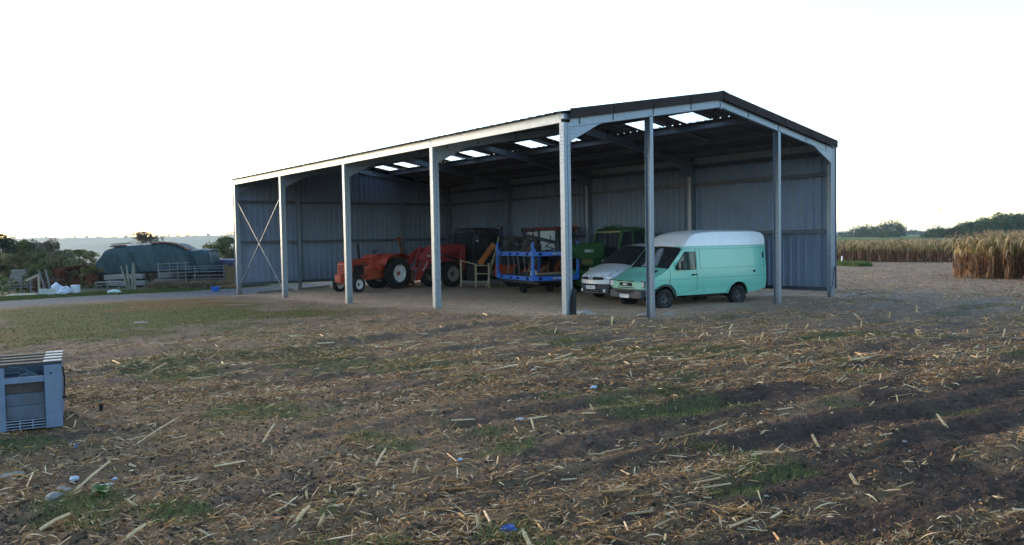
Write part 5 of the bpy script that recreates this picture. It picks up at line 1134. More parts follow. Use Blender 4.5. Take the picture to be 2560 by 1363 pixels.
q = MB(); q.bar((-.9, 0, .06), (.45, .1, .1), .45, .05); q.bar((-.7, -.1, .12), (.4, .05, .14), .2, .02); yo('plasterboard', 64, 38.2, q, mat('cream_board', (.42, .38, .29), .8, var=.25, scale=4), 'cream broken board lying flat at the edge of the grass', 'board', .004)
# heaps of sawn wood and old rails behind
def heap(name, px, d, n, sx_, h_, m, lab, cat, seed):
    rs = random.Random(seed); e = yardobj(name, S(px, d), d); tag(e, lab, cat)
    for k in range(n): z = .05+h_*k/n; x = rs.uniform(-.1, .1)*sx_; MB().box((x, rs.uniform(-.2, .2), z), (sx_*rs.uniform(.8, 1), .12, h_/n*.93), Matrix.Rotation(rs.uniform(-.04, .04), 3, 'Y') @ Matrix.Rotation(rs.uniform(-.15, .15), 3, 'Z')).build('plank', m, e)
    return e
redw = mat('old_red_brown_planks', (.07, .038, .028), .85, var=.35, scale=5)
heap('plank_stack', 95, 41, 8, .75, .75, redw, 'stack of red brown planks behind the ribbed panel', 'plank stack', 2); heap('plank_stack', 130, 42.3, 7, 1.1, .65, redw, 'stack of red brown planks right of the leaning posts', 'plank stack', 5); heap('plank_stack', 45, 43.4, 7, .8, 1.2, woodg, 'tall grey stack of rails under the green bush', 'plank stack', 8)
for k, (px, x1, h_, lab) in enumerate(((108, -.22, 1.15, 'left of the two upright leaning grey posts'), (120, -.14, 1.22, 'right of the two upright leaning grey posts'))):
    q = MB(); q.bar((.12, 0, 0), (x1, 0, h_), .09, .06); yo('leaning_post', px, 40.4, q, woodg, lab, 'post')
q = MB(); q.bar((-.5, 0, .68), (.1, 0, .95), .12, .12); q.bar((.12, 0, 0), (.12, 0, .98), .08, .08); yo('angled_beam', 90, 40.0, q, wood, 'pale beam propped at an angle on a short post', 'beam')
sf = yardobj('stick_fence', S(-10, 40.6), 40.6); tag(sf, 'rickety fence of thin grey rails at the left edge', 'fence')
for z in (.28, .42, .60): MB().bar((0, 0, z), (1.8, .1, z+.06), .04, .05).build('rail', woodg, sf)
for x in (.05, .6, 1.2, 1.7): MB().bar((x, .03, -.05), (x+.03, .03, .75), .06, .06).build('post', woodg, sf)
bush(yard(S(3, 40), 40), .35, .3, .85, 700, leafmat('lime_leaf', (.13, .16, .06), (.18, .2, .08)), 'small pale lime shrub at the left edge', leaf=.06, seed=31, name='shrub')
for k, (px, h_) in enumerate(((22, .65), (40, .6), (58, .55), (70, .5))): bush(yard(S(px, 41.4), 41.4), .28, .25, h_, 500, gB, ['small weed clump nearest the left edge fence', 'second small weed clump behind the rails', 'third small weed clump behind the rails', 'small weed clump beside the angled beam'][k], 'weeds', .06, seed=40+k, name='weed_clump')
# grass verge and the tall dry weeds under the gate
def blades(name, P_, h_, wd, m, lab, cat, seed=0, tintv=None):
    n = len(P_); rs = np.random.default_rng(seed); a = rs.uniform(0, 6.28, n); hh = h_*rs.uniform(.5, 1.3, n); ln = rs.uniform(.1, .9, n)*hh
    d = np.stack([np.cos(a), np.sin(a), 0*a], 1); e_ = np.stack([-np.sin(a), np.cos(a), 0*a], 1)*wd*.5
    top_ = P_+d*ln[:, None]+np.array([0, 0, 1.])*hh[:, None]*.9; md = P_+d*ln[:, None]*.35+np.array([0, 0, 1.])*hh[:, None]*.6
    V = np.stack([P_-e_, P_+e_, md+e_*.7, md-e_*.7, top_+e_*.1, top_-e_*.1], 1).reshape(-1, 3); I = np.arange(n)[:, None]*6
    F = np.concatenate([I+np.array([[0, 1, 2, 3]]), I+np.array([[3, 2, 4, 5]])]); t = (rs.uniform(.6, 1.4, (n, 1))*np.ones((1, 3))) if tintv is None else tintv
    o = npmesh(name, V, F, m, np.repeat(t, 6, 0)); tag(o, lab, cat, kind='stuff'); return o
grassm = mat('grass_blade', (.08, .115, .032), .75, var=.2, scale=2, col2=(.13, .15, .05), attr=True, trans=.2); drym = mat('dry_grass', (.17, .13, .08), .8, var=.3, scale=3, attr=True, trans=.2)
n = 26000; x = RNG.uniform(-17, 3.5, n); y = roady(x)+RNG.uniform(2.4, 5.6, n); P_ = np.stack([x, y, H(x, y)], 1); blades('verge_grass', P_, .075, .025, mat('verge_blade', (.05, .08, .022), .8, var=.3, scale=1.5, col2=(.08, .09, .03), attr=True, trans=.2), 'short green grass verge beyond the grey road', 'grass', 1)
n = 6000; s_ = RNG.uniform(S(380, 44.3), S(560, 44.3), n); d_ = RNG.uniform(43.2, 44.8, n); P_ = np.array([yard(a, b) for a, b in zip(s_, d_)]); blades('dry_weeds', P_, .38, .03, drym, 'tall brown dry weeds under the metal gate', 'weeds', 2)

# ------------------------------------------------------------------ maize
cornm = mat('maize_leaf', (1., 1., 1.), .75, var=.15, scale=4, attr=True, trans=.45)
def corn_geo(seed, h=2.15, nl=18):
    rs = np.random.default_rng(seed); V = []; F = []; T = []
    def strip(P_, wds, nrm, t):
        b = len(V)
        for p, w_ in zip(P_, wds): V.append(p-nrm*w_/2); V.append(p+nrm*w_/2); T.append(t); T.append(t)
        for i in range(len(P_)-1): F.append((b+2*i, b+2*i+1, b+2*i+3, b+2*i+2))
    lean = rs.normal(size=2)*.05
    ax = lambda z: np.array([lean[0]*z, lean[1]*z, z])
    stalk = np.array([.24, .155, .08])*rs.uniform(.8, 1.2)
    for a in (0, math.pi/2): strip([ax(z) for z in (0, h*.5, h*.92)], [.035, .028, .012], np.array([math.cos(a), math.sin(a), 0]), stalk)
    for k in range(nl):
        z = h*(.10+.80*k/nl); a = rs.uniform(0, 6.28); d = np.array([math.cos(a), math.sin(a), 0]); nn = np.array([-math.sin(a), math.cos(a), 0]); Ln = rs.uniform(.45, .75)*(1 if k > 2 else .7)
        low = 1-z/h
        if low > .45: P_ = [ax(z), ax(z)+d*.10+[0, 0, .06], ax(z)+d*.16-[0, 0, Ln*.3], ax(z)+d*.15-[0, 0, Ln*.65*min(1, z/Ln/.7)]]; c = np.array([.28, .155, .085])*rs.uniform(.7, 1.4)
        else: P_ = [ax(z), ax(z)+d*Ln*.35+[0, 0, .22], ax(z)+d*Ln*.68+[0, 0, .10], ax(z)+d*Ln*.85-[0, 0, .22]]; c = np.array([.60, .41, .20]) if rs.random() < .72 else np.array([.22, .19, .06])
        c = c*rs.uniform(.65, 1.35)
        for p in P_: p[2] = max(.02, p[2])
        strip(P_, [.03, .085, .06, .012], nn, c)
    for k in range(5):
        a = rs.uniform(0, 6.28); d = np.array([math.cos(a), math.sin(a), 0])*.10; strip([ax(h*.9), ax(h*.97)+d*.5, ax(h*1.04)+d], [.02, .018, .008], np.array([-math.sin(a), math.cos(a), 0]), np.array([.28, .20, .11])*rs.uniform(.8, 1.2))
    # ear
    z = h*.45; a = rs.uniform(0, 6.28); d = np.array([math.cos(a), math.sin(a), 0]); strip([ax(z), ax(z)+d*.05+[0, 0, .10], ax(z)+d*.10+[0, 0, .2]], [.03, .06, .02], np.array([-math.sin(a), math.cos(a), 0]), np.array([.33, .27, .17]))
    return np.array(V), np.array(F), np.array(T)
protos = [corn_geo(k) for k in range(14)]
pm = [npmesh('maize_plant', *p[:2], cornm, p[2]).data for p in protos]
for o in [o for o in bpy.data.objects if o.name.startswith('maize_plant')]: bpy.data.objects.remove(o)
spots = []; far_spots = []
for r_ in range(12):
    yy = 2.62-.78*r_
    for k in range(58): spots.append((27.9+.175*k+RNG.normal()*.04, yy+RNG.normal()*.05, RNG.uniform(.92, 1.08)))
spots = [s for s in spots if not (s[0] < 27.95 and RNG.random() < .1)]
vis = sorted(spots, key=lambda s: (s[0]-CAM.x)*FH.x+(s[1]-CAM.y)*FH.y+ (4 if s[1] < -.4 else 0)+(0 if s[0] < 32 else 3))
def plant(x, y, s):
    k = int(RNG.integers(0, 14)); o = bpy.data.objects.new('maize_plant', pm[k]); COL.objects.link(o)
    o.location = (x, y, hz(x, y)-.02); o.rotation_euler = (0, 0, RNG.uniform(0, 6.28)); o.scale = (s, s, s)
    tag(o, 'tall dried maize plant in the near block at the right edge', 'maize plant', 'maize plants of the near block'); return o
for s in vis[:280]: plant(*s)
def mass(name, sp, lab):
    VV, FF, TT = [], [], []; b = 0
    for x, y, s in sp:
        V, F, T = protos[int(RNG.integers(0, 14))]; a = RNG.uniform(0, 6.28); c, n = math.cos(a), math.sin(a)
        X = (V[:, 0]*c-V[:, 1]*n)*s+x; Y = (V[:, 0]*n+V[:, 1]*c)*s+y; Z = V[:, 2]*s+hz(x, y)-.02
        VV.append(np.stack([X, Y, Z], 1)); FF.append(F+b); TT.append(T*RNG.uniform(.8, 1.2)); b += len(V)
    o = npmesh(name, np.vstack(VV), np.vstack(FF), cornm, np.vstack(TT)); tag(o, lab, 'maize crop', kind='stuff'); return o
mass('maize_crop', vis[280:], 'rest of the standing dried maize behind the near front plants')
far = []
for r_ in range(34):
    y0 = 33-.76*r_; t = r_/33; x0 = 50.2+ (33-y0)*.19
    for k in range(20): far.append((x0+.24*k+RNG.normal()*.05, y0+RNG.normal()*.05, RNG.uniform(.80, .93)))
mass('maize_crop', far, 'far block of standing dried maize between the barn and the near block')

# ------------------------------------------------------------------ trees far off
tb_ = leafmat('tree_leaf', (.025, .05, .02), (.055, .085, .03), .15)
def tree_proto(seed, wd, h):
    rs = np.random.default_rng(seed); C = []
    for k in range(26):
        a = rs.uniform(0, 6.28); z = rs.uniform(.22, .92); w_ = math.sqrt(max(.03, 1-((z-.52)/.5)**2)); r_ = rs.random()**.5*w_; C.append((math.cos(a)*wd*.5*r_, math.sin(a)*wd*.5*r_, z*h, rs.uniform(.10, .2)*wd))
    C = np.array(C); n = 2600; idx = rs.integers(0, len(C), n); g = rs.normal(size=(n, 3)); g /= np.linalg.norm(g, axis=1)[:, None]; g *= rs.uniform(.5, 1.08, (n, 1))**.5
    P_ = C[idx, :3]+g*C[idx, 3:4]; ct = (rs.uniform(.6, 1.4, len(C))[idx]*rs.uniform(.7, 1.3, n))[:, None]*np.ones((1, 3))
    root = empty('broadleaf_tree', (0, 0, 0)); leaves('crown', P_, .55, tb_, root, ct, long=1.3)
    q = MB(); q.cyl((0, 0, -.5), (0, 0, h*.45), .35, .22, 8)
    for k in range(5): a = rs.uniform(0, 6.28); q.cyl((0, 0, h*rs.uniform(.25, .45)), (math.cos(a)*wd*.3, math.sin(a)*wd*.3, h*rs.uniform(.5, .75)), .14, .05, 6)
    q.build('trunk', bark, root); return root
tp = [tree_proto(k, 11+2*k, 12+k) for k in range(4)]; used = [False]*4
def tree(px, d, sc_, lab, grp, z=None, ky=1.):
    k = int(RNG.integers(0, 4)); r_ = tp[k]
    if used[k]: r_ = copy_tree(r_)
    used[k] = True; p = yard(S(px, d), d, z if z is not None else 0); r_.location = p; r_.rotation_euler = (0, 0, RNG.uniform(0, 6.28)); r_.scale = (sc_, sc_, sc_*ky); tag(r_, lab, 'tree', grp)
for k, (px, d, s_) in enumerate([(2105, 560, .55), (2122, 570, .55), (2140, 560, .7), (2155, 540, .8), (2172, 540, .82), (2190, 560, .75), (2205, 520, .82), (2220, 520, .95), (2236, 525, .95), (2250, 540, .8), (2183, 470, .6), (2215, 420, .5), (2235, 420, .45), (2160, 600, .7)]):
    tree(px, d, s_*.86, 'dark tree in the clump behind the far maize', 'trees of the far clump', -2.0)
for k, px in enumerate(range(2272, 2330, 9)): tree(px, 820, .42+.06*math.sin(k), 'small bluish tree in the gap between the clump and the wood', 'trees in the far gap', -1)
for k in range(44):
    t = k/43; px = 2316+ (2640-2316)*t+RNG.uniform(-4, 4); d = RNG.uniform(300, 380); zt = float(np.interp(px, [2316, 2340, 2380, 2420, 2470, 2500, 2560, 2640], [2.2, 5, 4.8, 8.2, 8.6, 10.2, 11.8, 12.5])); 
    tree(px, d, zt/13.5*.88+.1*RNG.random(), 'green tree of the wood behind the near maize', 'trees of the wood on the right', -1.4+RNG.uniform(-.3, .3))
for k in range(44):
    t = k/43; px = 30+560*t+RNG.uniform(-14, 14); d = 2237.5; f_ = (S(px, d)+1500)/1600*60; i_ = int(min(59, max(0, f_))); zz = hill_rows[6][i_][2]*(1-f_+i_)+hill_rows[6][i_+1][2]*(f_-i_); tree(px, d, RNG.uniform(.5, 1.0), 'tiny hazy tree on the skyline ridge at the left', 'trees on the hazy ridge', zz-4.5)
# green field strip beyond the maize
q = MB(); a_, b_ = [yard(S(px, 400), 400, -1.2) for px in (2225, 2330)], [yard(S(px, 700), 700, .4) for px in (2225, 2330)]; q.add([a_[0], a_[1], b_[1], b_[0]], [(0, 1, 2, 3)]); tag(q.build('far_meadow', mat('far_meadow', (.10, .17, .05), .9, var=.1, scale=.05)), kind='structure')
# white marker post and weeds beside the far maize
p = yard(S(2106, 63), 63); q = MB(); q.cyl((0, 0, -.1), (0, 0, .62), .06, n=12); q.lathe([(.06, 0), (.05, .05), (0, .07)], (0, 0, .62), (0, 0, 1), 12); tag(q.build('marker_post', whitep, None, loc=p, smooth=40), 'short white marker post in front of the far maize', 'post')
n = 1500; s_ = RNG.uniform(S(2096, 60), S(2140, 60), n); d_ = RNG.uniform(57, 62, n); P_ = np.array([yard(a, b) for a, b in zip(s_, d_)]); blades('weeds', P_, .35, .05, grassm, 'green weeds around the white marker post', 'weeds', 6)
# bird in the sky
bd = empty('bird', yard(S(2350, 120), 120, 5.6)+Vector((0, 0, 0)), 0); q = MB(); q.lathe([(0, -.25), (.05, -.1), (.06, .05), (0, .22)], (0, 0, 0), (RH.x, RH.y, 0), 8); q.build('body', darkm, bd)
for s_ in (1, -1): q = MB(); f_ = FH*s_; q.add([Vector(RH)*.08, f_*.22+Vector((0, 0, .12)), f_*.5+Vector((0, 0, .03))-RH*.05, -RH*.08], [(0, 1, 2, 3)]); q.build('wing', darkm, bd)
tag(bd, 'small dark bird flying low above the far trees', 'bird')

# ------------------------------------------------------------------ plastic pallet box in the foreground
BX = Vector((-11.93, -4.90, 0)); BX.z = hz(BX.x, BX.y); bx = empty('pallet_box', BX, math.atan2(-(-4.90+4.80), -(-11.93+12.52))+0)
# local: x runs left along the visible face, y runs away
uv = Vector((-12.52+11.93, -4.80+4.90, 0)).normalized(); bx.rotation_euler = (0, 0, math.atan2(uv.y, uv.x)); tag(bx, 'blue grey plastic pallet box with slatted wooden lid at the left edge', 'pallet box')
pb = mat('blue_grey_plastic', (.085, .125, .19), .5, var=.12, scale=5, dirt=(.05, .055, .06), dirtamt=.5, bump=.15, bscale=15)
pbd = mat('stained_plastic', (.07, .10, .15), .6, scale=3, col2=(.04, .042, .045), var=.3, dirt=(.10, .08, .06), dirtamt=.5)
LX, LY, HB = 1.2, 1.0, .70
# +y in local is away or towards? make the box extend away from the camera
ysg = 1 if (Matrix.Rotation(bx.rotation_euler.z, 3, 'Z') @ Vector((0, 1, 0))).dot(FH) > 0 else -1
def fb(q, x0, x1, z0, z1, d0, d1): q.box(((x0+x1)/2, ysg*(d0+d1)/2, (z0+z1)/2), (x1-x0, abs(d1-d0), z1-z0)); return q
q = MB()
for x0, x1 in ((0, .165), (.535, .70), (1.07, 1.2)): fb(q, x0, x1, 0, HB, -.012, .07)
fb(q, .165, 1.07, .52, .585, -.010, .05); fb(q, 0, 1.2, 0, HB, LY-.05, LY); fb(q, 0, .04, .08, HB, .05, LY-.05); fb(q, 1.16, 1.2, .08, HB, .05, LY-.05)
q.build('box_frame', pb, bx, bevel=.008)
q = MB()
for x0, x1 in ((.165, .535), (.70, 1.07)):
    fb(q, x0, x1, .27, .402, .040, .075); fb(q, x0, x1, .115, .27, .026, .075)
q.build('ribbed_panel', pbd, bx, bevel=.006)
q = MB()
for x0, x1 in ((.165, .535), (.70, 1.07)): fb(q, x0, x1, .404, .519, .056, .075)
q.build('stained_panel', mat('brown_stain', (.055, .05, .048), .7, var=.4, scale=7, dirt=(.1, .085, .07)), bx, bevel=.004)
q = MB()
for x0, x1 in ((.165, .535), (.70, 1.07)):
    for z in (.02, .05, .08, .11): fb(q, x0, x1, z-.004, z+.004, .0, .012)
    for t in (1/3, 2/3): x = x0+(x1-x0)*t; fb(q, x-.004, x+.004, .01, .115, -.002, .012)
q.build('bottom_grille', mat('pale_blue_plastic', (.16, .21, .28), .5), bx)
q = MB(); fb(q, .04, 1.16, .02, .06, .06, LY-.05); fb(q, .165, 1.07, .01, .115, .05, .07); q.build('box_floor', black, bx)
q = MB()
for x in (.10, .62): q.cyl((x, -ysg*.014, .61), (x, ysg*.0, .61), .012, n=12)
q.build('rivet', black, bx)
q = MB(); q.tube([(-.015, ysg*.05, .66), (-.03, ysg*.06, .52), (-.02, ysg*.05, .34)], .01); q.box((-.02, ysg*.05, .32), (.035, .04, .03)); q.build('side_strap', black, bx)
q = MB()
for k, (d, m_) in enumerate(((.02, 0), (.30, 0), (.58, 0), (.86, 0))): fb(q, -.01, 1.23, HB+.012, HB+.034, d, d+.13)
for x in (0.0, .52, 1.08): fb(q, x, x+.10, HB-.010, HB+.0115, .0, LY)
q.build('wooden_lid', mat('dark_slat', (.05, .045, .04), .85, var=.3, scale=8, dirt=(.1, .09, .08)), bx, bevel=.003)
for d in (.02, .30, .58, .86):
    for x0, x1 in ((-.01, .17), (.66, .80)): q = MB(); fb(q, x0, x1, HB+.0345, HB+.042, d+.004, d+.126); q.build('pale_slat_end', mat('pale_slat', (.42, .37, .33), .8, var=.2, scale=9), bx)
q = MB(); rs = random.Random(5)
for k in range(10):
    P_ = [Vector((rs.uniform(.22, .3), ysg*rs.uniform(.06, .3), rs.uniform(.5, .62)))]
    for j in range(6): P_.append(P_[-1]+Vector((rs.uniform(.02, .1), ysg*rs.uniform(-.03, .03), rs.uniform(-.05, .05))))
    for p in P_: p.z = min(.675, max(.50, p.z)); p.y = ysg*max(.06, abs(p.y))
    q.tube(P_, .007, 5)
nt_ = q.build('net', mat('grey_blue_netting', (.10, .15, .18), .7, var=.5, scale=20), None); nt_.matrix_world = bx.matrix_basis.copy(); tag(nt_, 'tangle of grey blue netting bulging in the top slot of the pallet box', 'netting')
q = MB(); fb(q, .2, 1.05, .12, .54, .1, .8); fl = q.build('folded_sheet', mat('dark_blue_sheet', (.03, .045, .06), .7, var=.4, scale=5), None, bevel=.06); fl.matrix_world = bx.matrix_basis.copy(); tag(fl, 'dark folded sheet filling the pallet box under the netting', 'sheet')

# ------------------------------------------------------------------ litter, stubble, grass on the field
def field_pts(n, d0, d1, wfun, pw=1.2, lat=.88, clump=0, spread=.07):
    out = []
    while sum(len(o) for o in out) < n:
        k = n*3; u = RNG.random(k); d = d0*(d1/d0)**(u**pw) ; s = RNG.uniform(-lat, lat, k)*d
        x = CAM.x+RH.x*s+FH.x*d; y = CAM.y+RH.y*s+FH.y*d; wt = wfun(x, y, s, d); m_ = RNG.random(k) < wt; out.append(np.stack([x[m_], y[m_]], 1))
    P_ = np.vstack(out)[:n]
    if clump:
        k_ = int(np.ceil(n/clump)); c_ = np.repeat(P_[:k_], clump, 0)[:n]; dd = (c_[:, 0]-CAM.x)*FH.x+(c_[:, 1]-CAM.y)*FH.y; sg = spread*(.6+dd/14); off = RNG.normal(size=(n, 2))*sg[:, None]; c_ = c_+np.stack([off[:, 0]*1.5, off[:, 1]*.7], 1); m_ = RNG.random(n) < .72; P_ = np.where(m_[:, None], c_, P_)
    mk = masks(P_[:, 0], P_[:, 1]); z = H(P_[:, 0], P_[:, 1])+micro(P_[:, 0], P_[:, 1], mk); return np.column_stack([P_, z])
def w_lit(x, y, s, d):
    mk = masks(x, y); return np.clip(mk[5]*.97+.018+.05*smooth(0, -3, s), 0, 1)*(1-mk[0]*.96)*(1-mk[1])*(1-mk[3]*.85)*(1-mk[2])*smooth(26, 12, y-.3*x)
strawm = mat('maize_straw', (.85, .85, .85), .75, var=.2, scale=30, attr=True, trans=.1)
STR = np.array([(.48, .285, .13), (.33, .155, .055), (.64, .44, .24), (.13, .066, .03), (.42, .215, .08), (.70, .53, .32), (.20, .125, .07)])
def straw(P_, ln, wd, name, lab, curl=.35, tilt=.22, pal=(.2, .22, .12, .12, .2, .05, .09)):
    n = len(P_); a = RNG.normal(.25, .9, n)+math.pi*RNG.integers(0, 2, n)-YAW; L_ = ln*RNG.lognormal(0, .45, n); tl = RNG.normal(0, tilt, n)
    d = np.stack([np.cos(a)*np.cos(tl), np.sin(a)*np.cos(tl), np.abs(np.sin(tl))], 1); e_ = np.stack([-np.sin(a), np.cos(a), RNG.normal(0, .5, n)], 1); e_ /= np.linalg.norm(e_, axis=1)[:, None]; W_ = wd*RNG.uniform(.5, 1.5, n); cz = RNG.uniform(-.1, curl, n)*L_*.5
    base = P_+np.array([0, 0, 1.])*(.004+.4*W_[:, None]*np.abs(e_[:, 2:3])); ks = []
    bend = np.cross(d, [0, 0, 1.])*(RNG.normal(0, .18, n)*L_)[:, None]
    for j, (t, w_) in enumerate(((0, .55), (.33, 1), (.67, .9), (1, .25))):
        c = base+d*(L_*t)[:, None]+np.array([0, 0, 1.])*(cz*math.sin(t*math.pi))[:, None]+bend*(t*t); ks += [c-e_*(W_*w_/2)[:, None], c+e_*(W_*w_/2)[:, None]]
    V = np.stack(ks, 1).reshape(-1, 3); I = np.arange(n)[:, None]*8; F = np.concatenate([I+np.array([[2*j, 2*j+1, 2*j+3, 2*j+2]]) for j in range(3)])
    T = STR[RNG.choice(7, n, p=pal)]*RNG.uniform(.7, 1.25, (n, 1)); o = npmesh(name, V, F, strawm, np.repeat(T, 8, 0)); tag(o, lab, 'straw', kind='stuff'); return o
straw(field_pts(20000, 4.2, 11, w_lit, clump=22), .06, .010, 'maize_litter', 'brown and tan maize leaves scattered over the near soil')
straw(field_pts(60000, 4.2, 15, w_lit, clump=40, spread=.10), .026, .0045, 'straw_crumbs', 'small crumbs of straw scattered over the near soil', tilt=.4)
straw(field_pts(50000, 10, 32, w_lit, pw=1., clump=25, spread=.12), .075, .012, 'maize_litter', 'maize straw spread over the middle of the field')
straw(field_pts(13000, 24, 70, lambda x, y, s, d: smooth(13.5, 15, x)*(1-masks(x, y)[0])*.9, pw=.9), .12, .022, 'maize_litter', 'pale straw covering the harvested ground before the standing maize')
# thick round stalk pieces lying about (mass) and standing cut stalks (individual)
def stalk_mass(P_, name, lab, ln=.22, r0=.011):
    n = len(P_); a = RNG.normal(.25, .8, n)-YAW; L_ = ln*np.minimum(2., RNG.lognormal(0, .5, n)); tl = np.abs(RNG.normal(0, .10, n)); d = np.stack([np.cos(a)*np.cos(tl), np.sin(a)*np.cos(tl), np.sin(tl)], 1)
    x_ = np.stack([-np.sin(a), np.cos(a), 0*a], 1); y_ = np.cross(d, x_); r_ = r0*RNG.uniform(.6, 1.5, n); ks = []
    for t in (0, 1):
        for k in range(6): an = k*math.pi/3; ks.append(P_+[0, 0, .008]+d*(L_*t)[:, None]+(x_*math.cos(an)+y_*math.sin(an))*(r_*(1-.2*t))[:, None])
    V = np.stack(ks, 1).reshape(-1, 3); I = np.arange(n)[:, None]*12; F = np.concatenate([I+np.array([[k, (k+1) % 6, 6+(k+1) % 6, 6+k]]) for k in range(6)]+[I+np.array([[0, 1, 2, 3]]), I+np.array([[0, 3, 4, 5]]), I+np.array([[6, 7, 8, 9]]), I+np.array([[6, 9, 10, 11]])])
    T = STR[RNG.choice([0, 2, 4, 5], n, p=[.35, .3, .2, .15])]*RNG.uniform(.8, 1.15, (n, 1)); o = npmesh(name, V, F, strawm, np.repeat(T, 12, 0), smooth=False); tag(o, lab, 'straw', kind='stuff')
stalk_mass(field_pts(700, 4.2, 13, w_lit), 'broken_stalks', 'broken lengths of pale maize stalk lying on the soil', .13, .007); stalk_mass(field_pts(1300, 12, 34, w_lit), 'broken_stalks', 'broken maize stalks lying on the middle of the field', .2, .009)
def stub_mesh(seed):
    rs = random.Random(seed); q = MB(); h = rs.uniform(.07, .15); r = rs.uniform(.012, .018); ln = Vector((rs.uniform(-.35, .35), rs.uniform(-.2, .2), 1)).normalized(); n = 8; x = Vector((1, 0, 0)); y = ln.cross(x).normalized(); x = y.cross(ln); V = []
    for j, (t, rr_) in enumerate(((-.02, 1.1), (h*.5, 1), (h*.52, 1.12), (h*.56, 1.), (h, 1.05))):
        for k in range(n): a = k*2*math.pi/n; jag = (rs.uniform(-.03, .05) if j == 4 else 0); V.append(ln*(t+jag)+(x*math.cos(a)+y*math.sin(a))*r*rr_)
    q.add(V, [(j*n+k, j*n+(k+1) % n, (j+1)*n+(k+1) % n, (j+1)*n+k) for j in range(4) for k in range(n)]); q.add([ln*(h*.8)+(x*math.cos(k*math.pi/4)+y*math.sin(k*math.pi/4))*r*.9 for k in range(8)], [tuple(range(8))])
    for k in range(3): a = rs.uniform(0, 6.28); d = Vector((math.cos(a), math.sin(a), 0)); e_ = Vector((-math.sin(a), math.cos(a), 0))*.012; p0 = ln*h*.2; p1 = p0+d*.05+Vector((0, 0, .03)); p2 = p1+d*.07-Vector((0, 0, .04)); q.add([p0-e_, p0+e_, p1+e_, p1-e_, p2+e_*.3, p2-e_*.3], [(0, 1, 2, 3), (3, 2, 4, 5)], 1)
    return q
stubm = mat('cut_stalk', (.36, .25, .13), .8, var=.2, scale=25, col2=(.58, .44, .27)); stubl = mat('stalk_husk', (.26, .17, .09), .8, var=.3, scale=20)
stubs = [stub_mesh(k).build('maize_stub', [stubm, stubl]) for k in range(10)]; su = [0]*10
def put_stub(x, y, z, s, lab, grp):
    k = random.randrange(10); o = stubs[k]
    if su[k]: o = o.copy(); COL.objects.link(o)
    su[k] = 1; o.location = (x, y, z); o.rotation_euler = (random.gauss(0, .5), random.gauss(0, .5), random.random()*6.28); o.scale = (s, s, s*random.uniform(.8, 1.4)); tag(o, lab, 'maize stub', grp)
P_ = field_pts(85, 4.6, 15, lambda x, y, s, d: np.clip(w_lit(x, y, s, d)*.7+.25*smooth(-1, 2, s), 0, 1)*(1-masks(x, y)[0]))
for p in P_: put_stub(*p, random.uniform(.35, .8), 'cut maize stalk standing in the near soil', 'cut maize stalks of the near field')
P_ = field_pts(60, 15, 32, lambda x, y, s, d: smooth(0, 4, s)*(1-masks(x, y)[0])*smooth(30, 20, y))
for p in P_: put_stub(*p, random.uniform(.6, 1.2), 'cut maize stalk standing in the field near the barn', 'cut maize stalks near the barn')
# grass in patches
def w_gr(x, y, s, d):
    mk = masks(x, y); return np.clip(mk[4]*.95+.006, 0, 1)*(1-mk[0])*(1-mk[1])
blades('field_grass', field_pts(30000, 4.2, 20, w_gr), .045, .005, grassm, 'green grass sprouting in patches between the straw', 'grass', 3)
mossb = mat('moss_blade', (.048, .055, .012), .8, var=.4, scale=.8, col2=(.085, .058, .018), attr=True, trans=.15)
blades('far_field_grass', field_pts(12000, 14, 32, lambda x, y, s, d: np.clip(masks(x, y)[4]*.8+masks(x, y)[3]*.9, 0, 1)*(1-masks(x, y)[0])), .035, .014, mossb, 'short moss green grass in front of the grey road', 'grass', 4)
n = 9000; P_ = field_pts(n, 18, 30, lambda x, y, s, d: np.exp(-((y+.9)/1.1)**2)*smooth(-3, 0, x)*smooth(14, 12, x)+np.exp(-((x+.9)/.9)**2)*smooth(0, 2, y)*smooth(26, 20, y)*.5); blades('edge_grass', P_[::2], .055, .012, drym, 'dry grass along the open edges of the barn', 'grass', 5)
# clods and pebbles
def pebbles(P_, r, cols, name, lab, m):
    n = len(P_); oct_ = np.array([(1, 0, 0), (0, 1, 0), (-1, 0, 0), (0, -1, 0), (0, 0, .7), (0, 0, -.7)]); f = np.array([(0, 1, 4), (1, 2, 4), (2, 3, 4), (3, 0, 4), (1, 0, 5), (2, 1, 5), (3, 2, 5), (0, 3, 5)])
    R_ = r*np.minimum(2.2, RNG.lognormal(0, .5, n)); V = P_[:, None, :]+oct_[None]*R_[:, None, None]*RNG.uniform(.5, 1.5, (n, 6, 1)); F = (np.arange(n)[:, None, None]*6+f[None]).reshape(-1, 3)
    T = cols[RNG.integers(0, len(cols), n)]*RNG.uniform(.7, 1.2, (n, 1)); o = npmesh(name, V.reshape(-1, 3), F, m, np.repeat(T, 6, 0)); tag(o, lab, 'soil' if 'clod' in name else 'stones', kind='stuff')
soilm = mat('clod_soil', (.9, .9, .9), .95, var=.3, scale=60, attr=True, spec=.1, bump=.4, bscale=120)
pebbles(field_pts(26000, 4.2, 15, lambda x, y, s, d: (1-masks(x, y)[0])*(.35+.6*smooth(.45, .6, fbm(x*1.5+8, y*1.5, 3)))), .011, np.array([(.075, .053, .038), (.10, .07, .05), (.052, .038, .028)]), 'soil_clods', 'dark crumbly clods of soil over the near field', soilm)
pebbles(field_pts(22000, 19, 45, lambda x, y, s, d: masks(x, y)[0]*.95+.05*(1-masks(x, y)[0])+.5*np.exp(-((x+1)/1.6)**2)*smooth(8, 14, y)), .012, np.array([(.34, .28, .21), (.22, .17, .12), (.42, .37, .30)]), 'gravel', 'pale stones in the gravel floor of the barn', soilm)
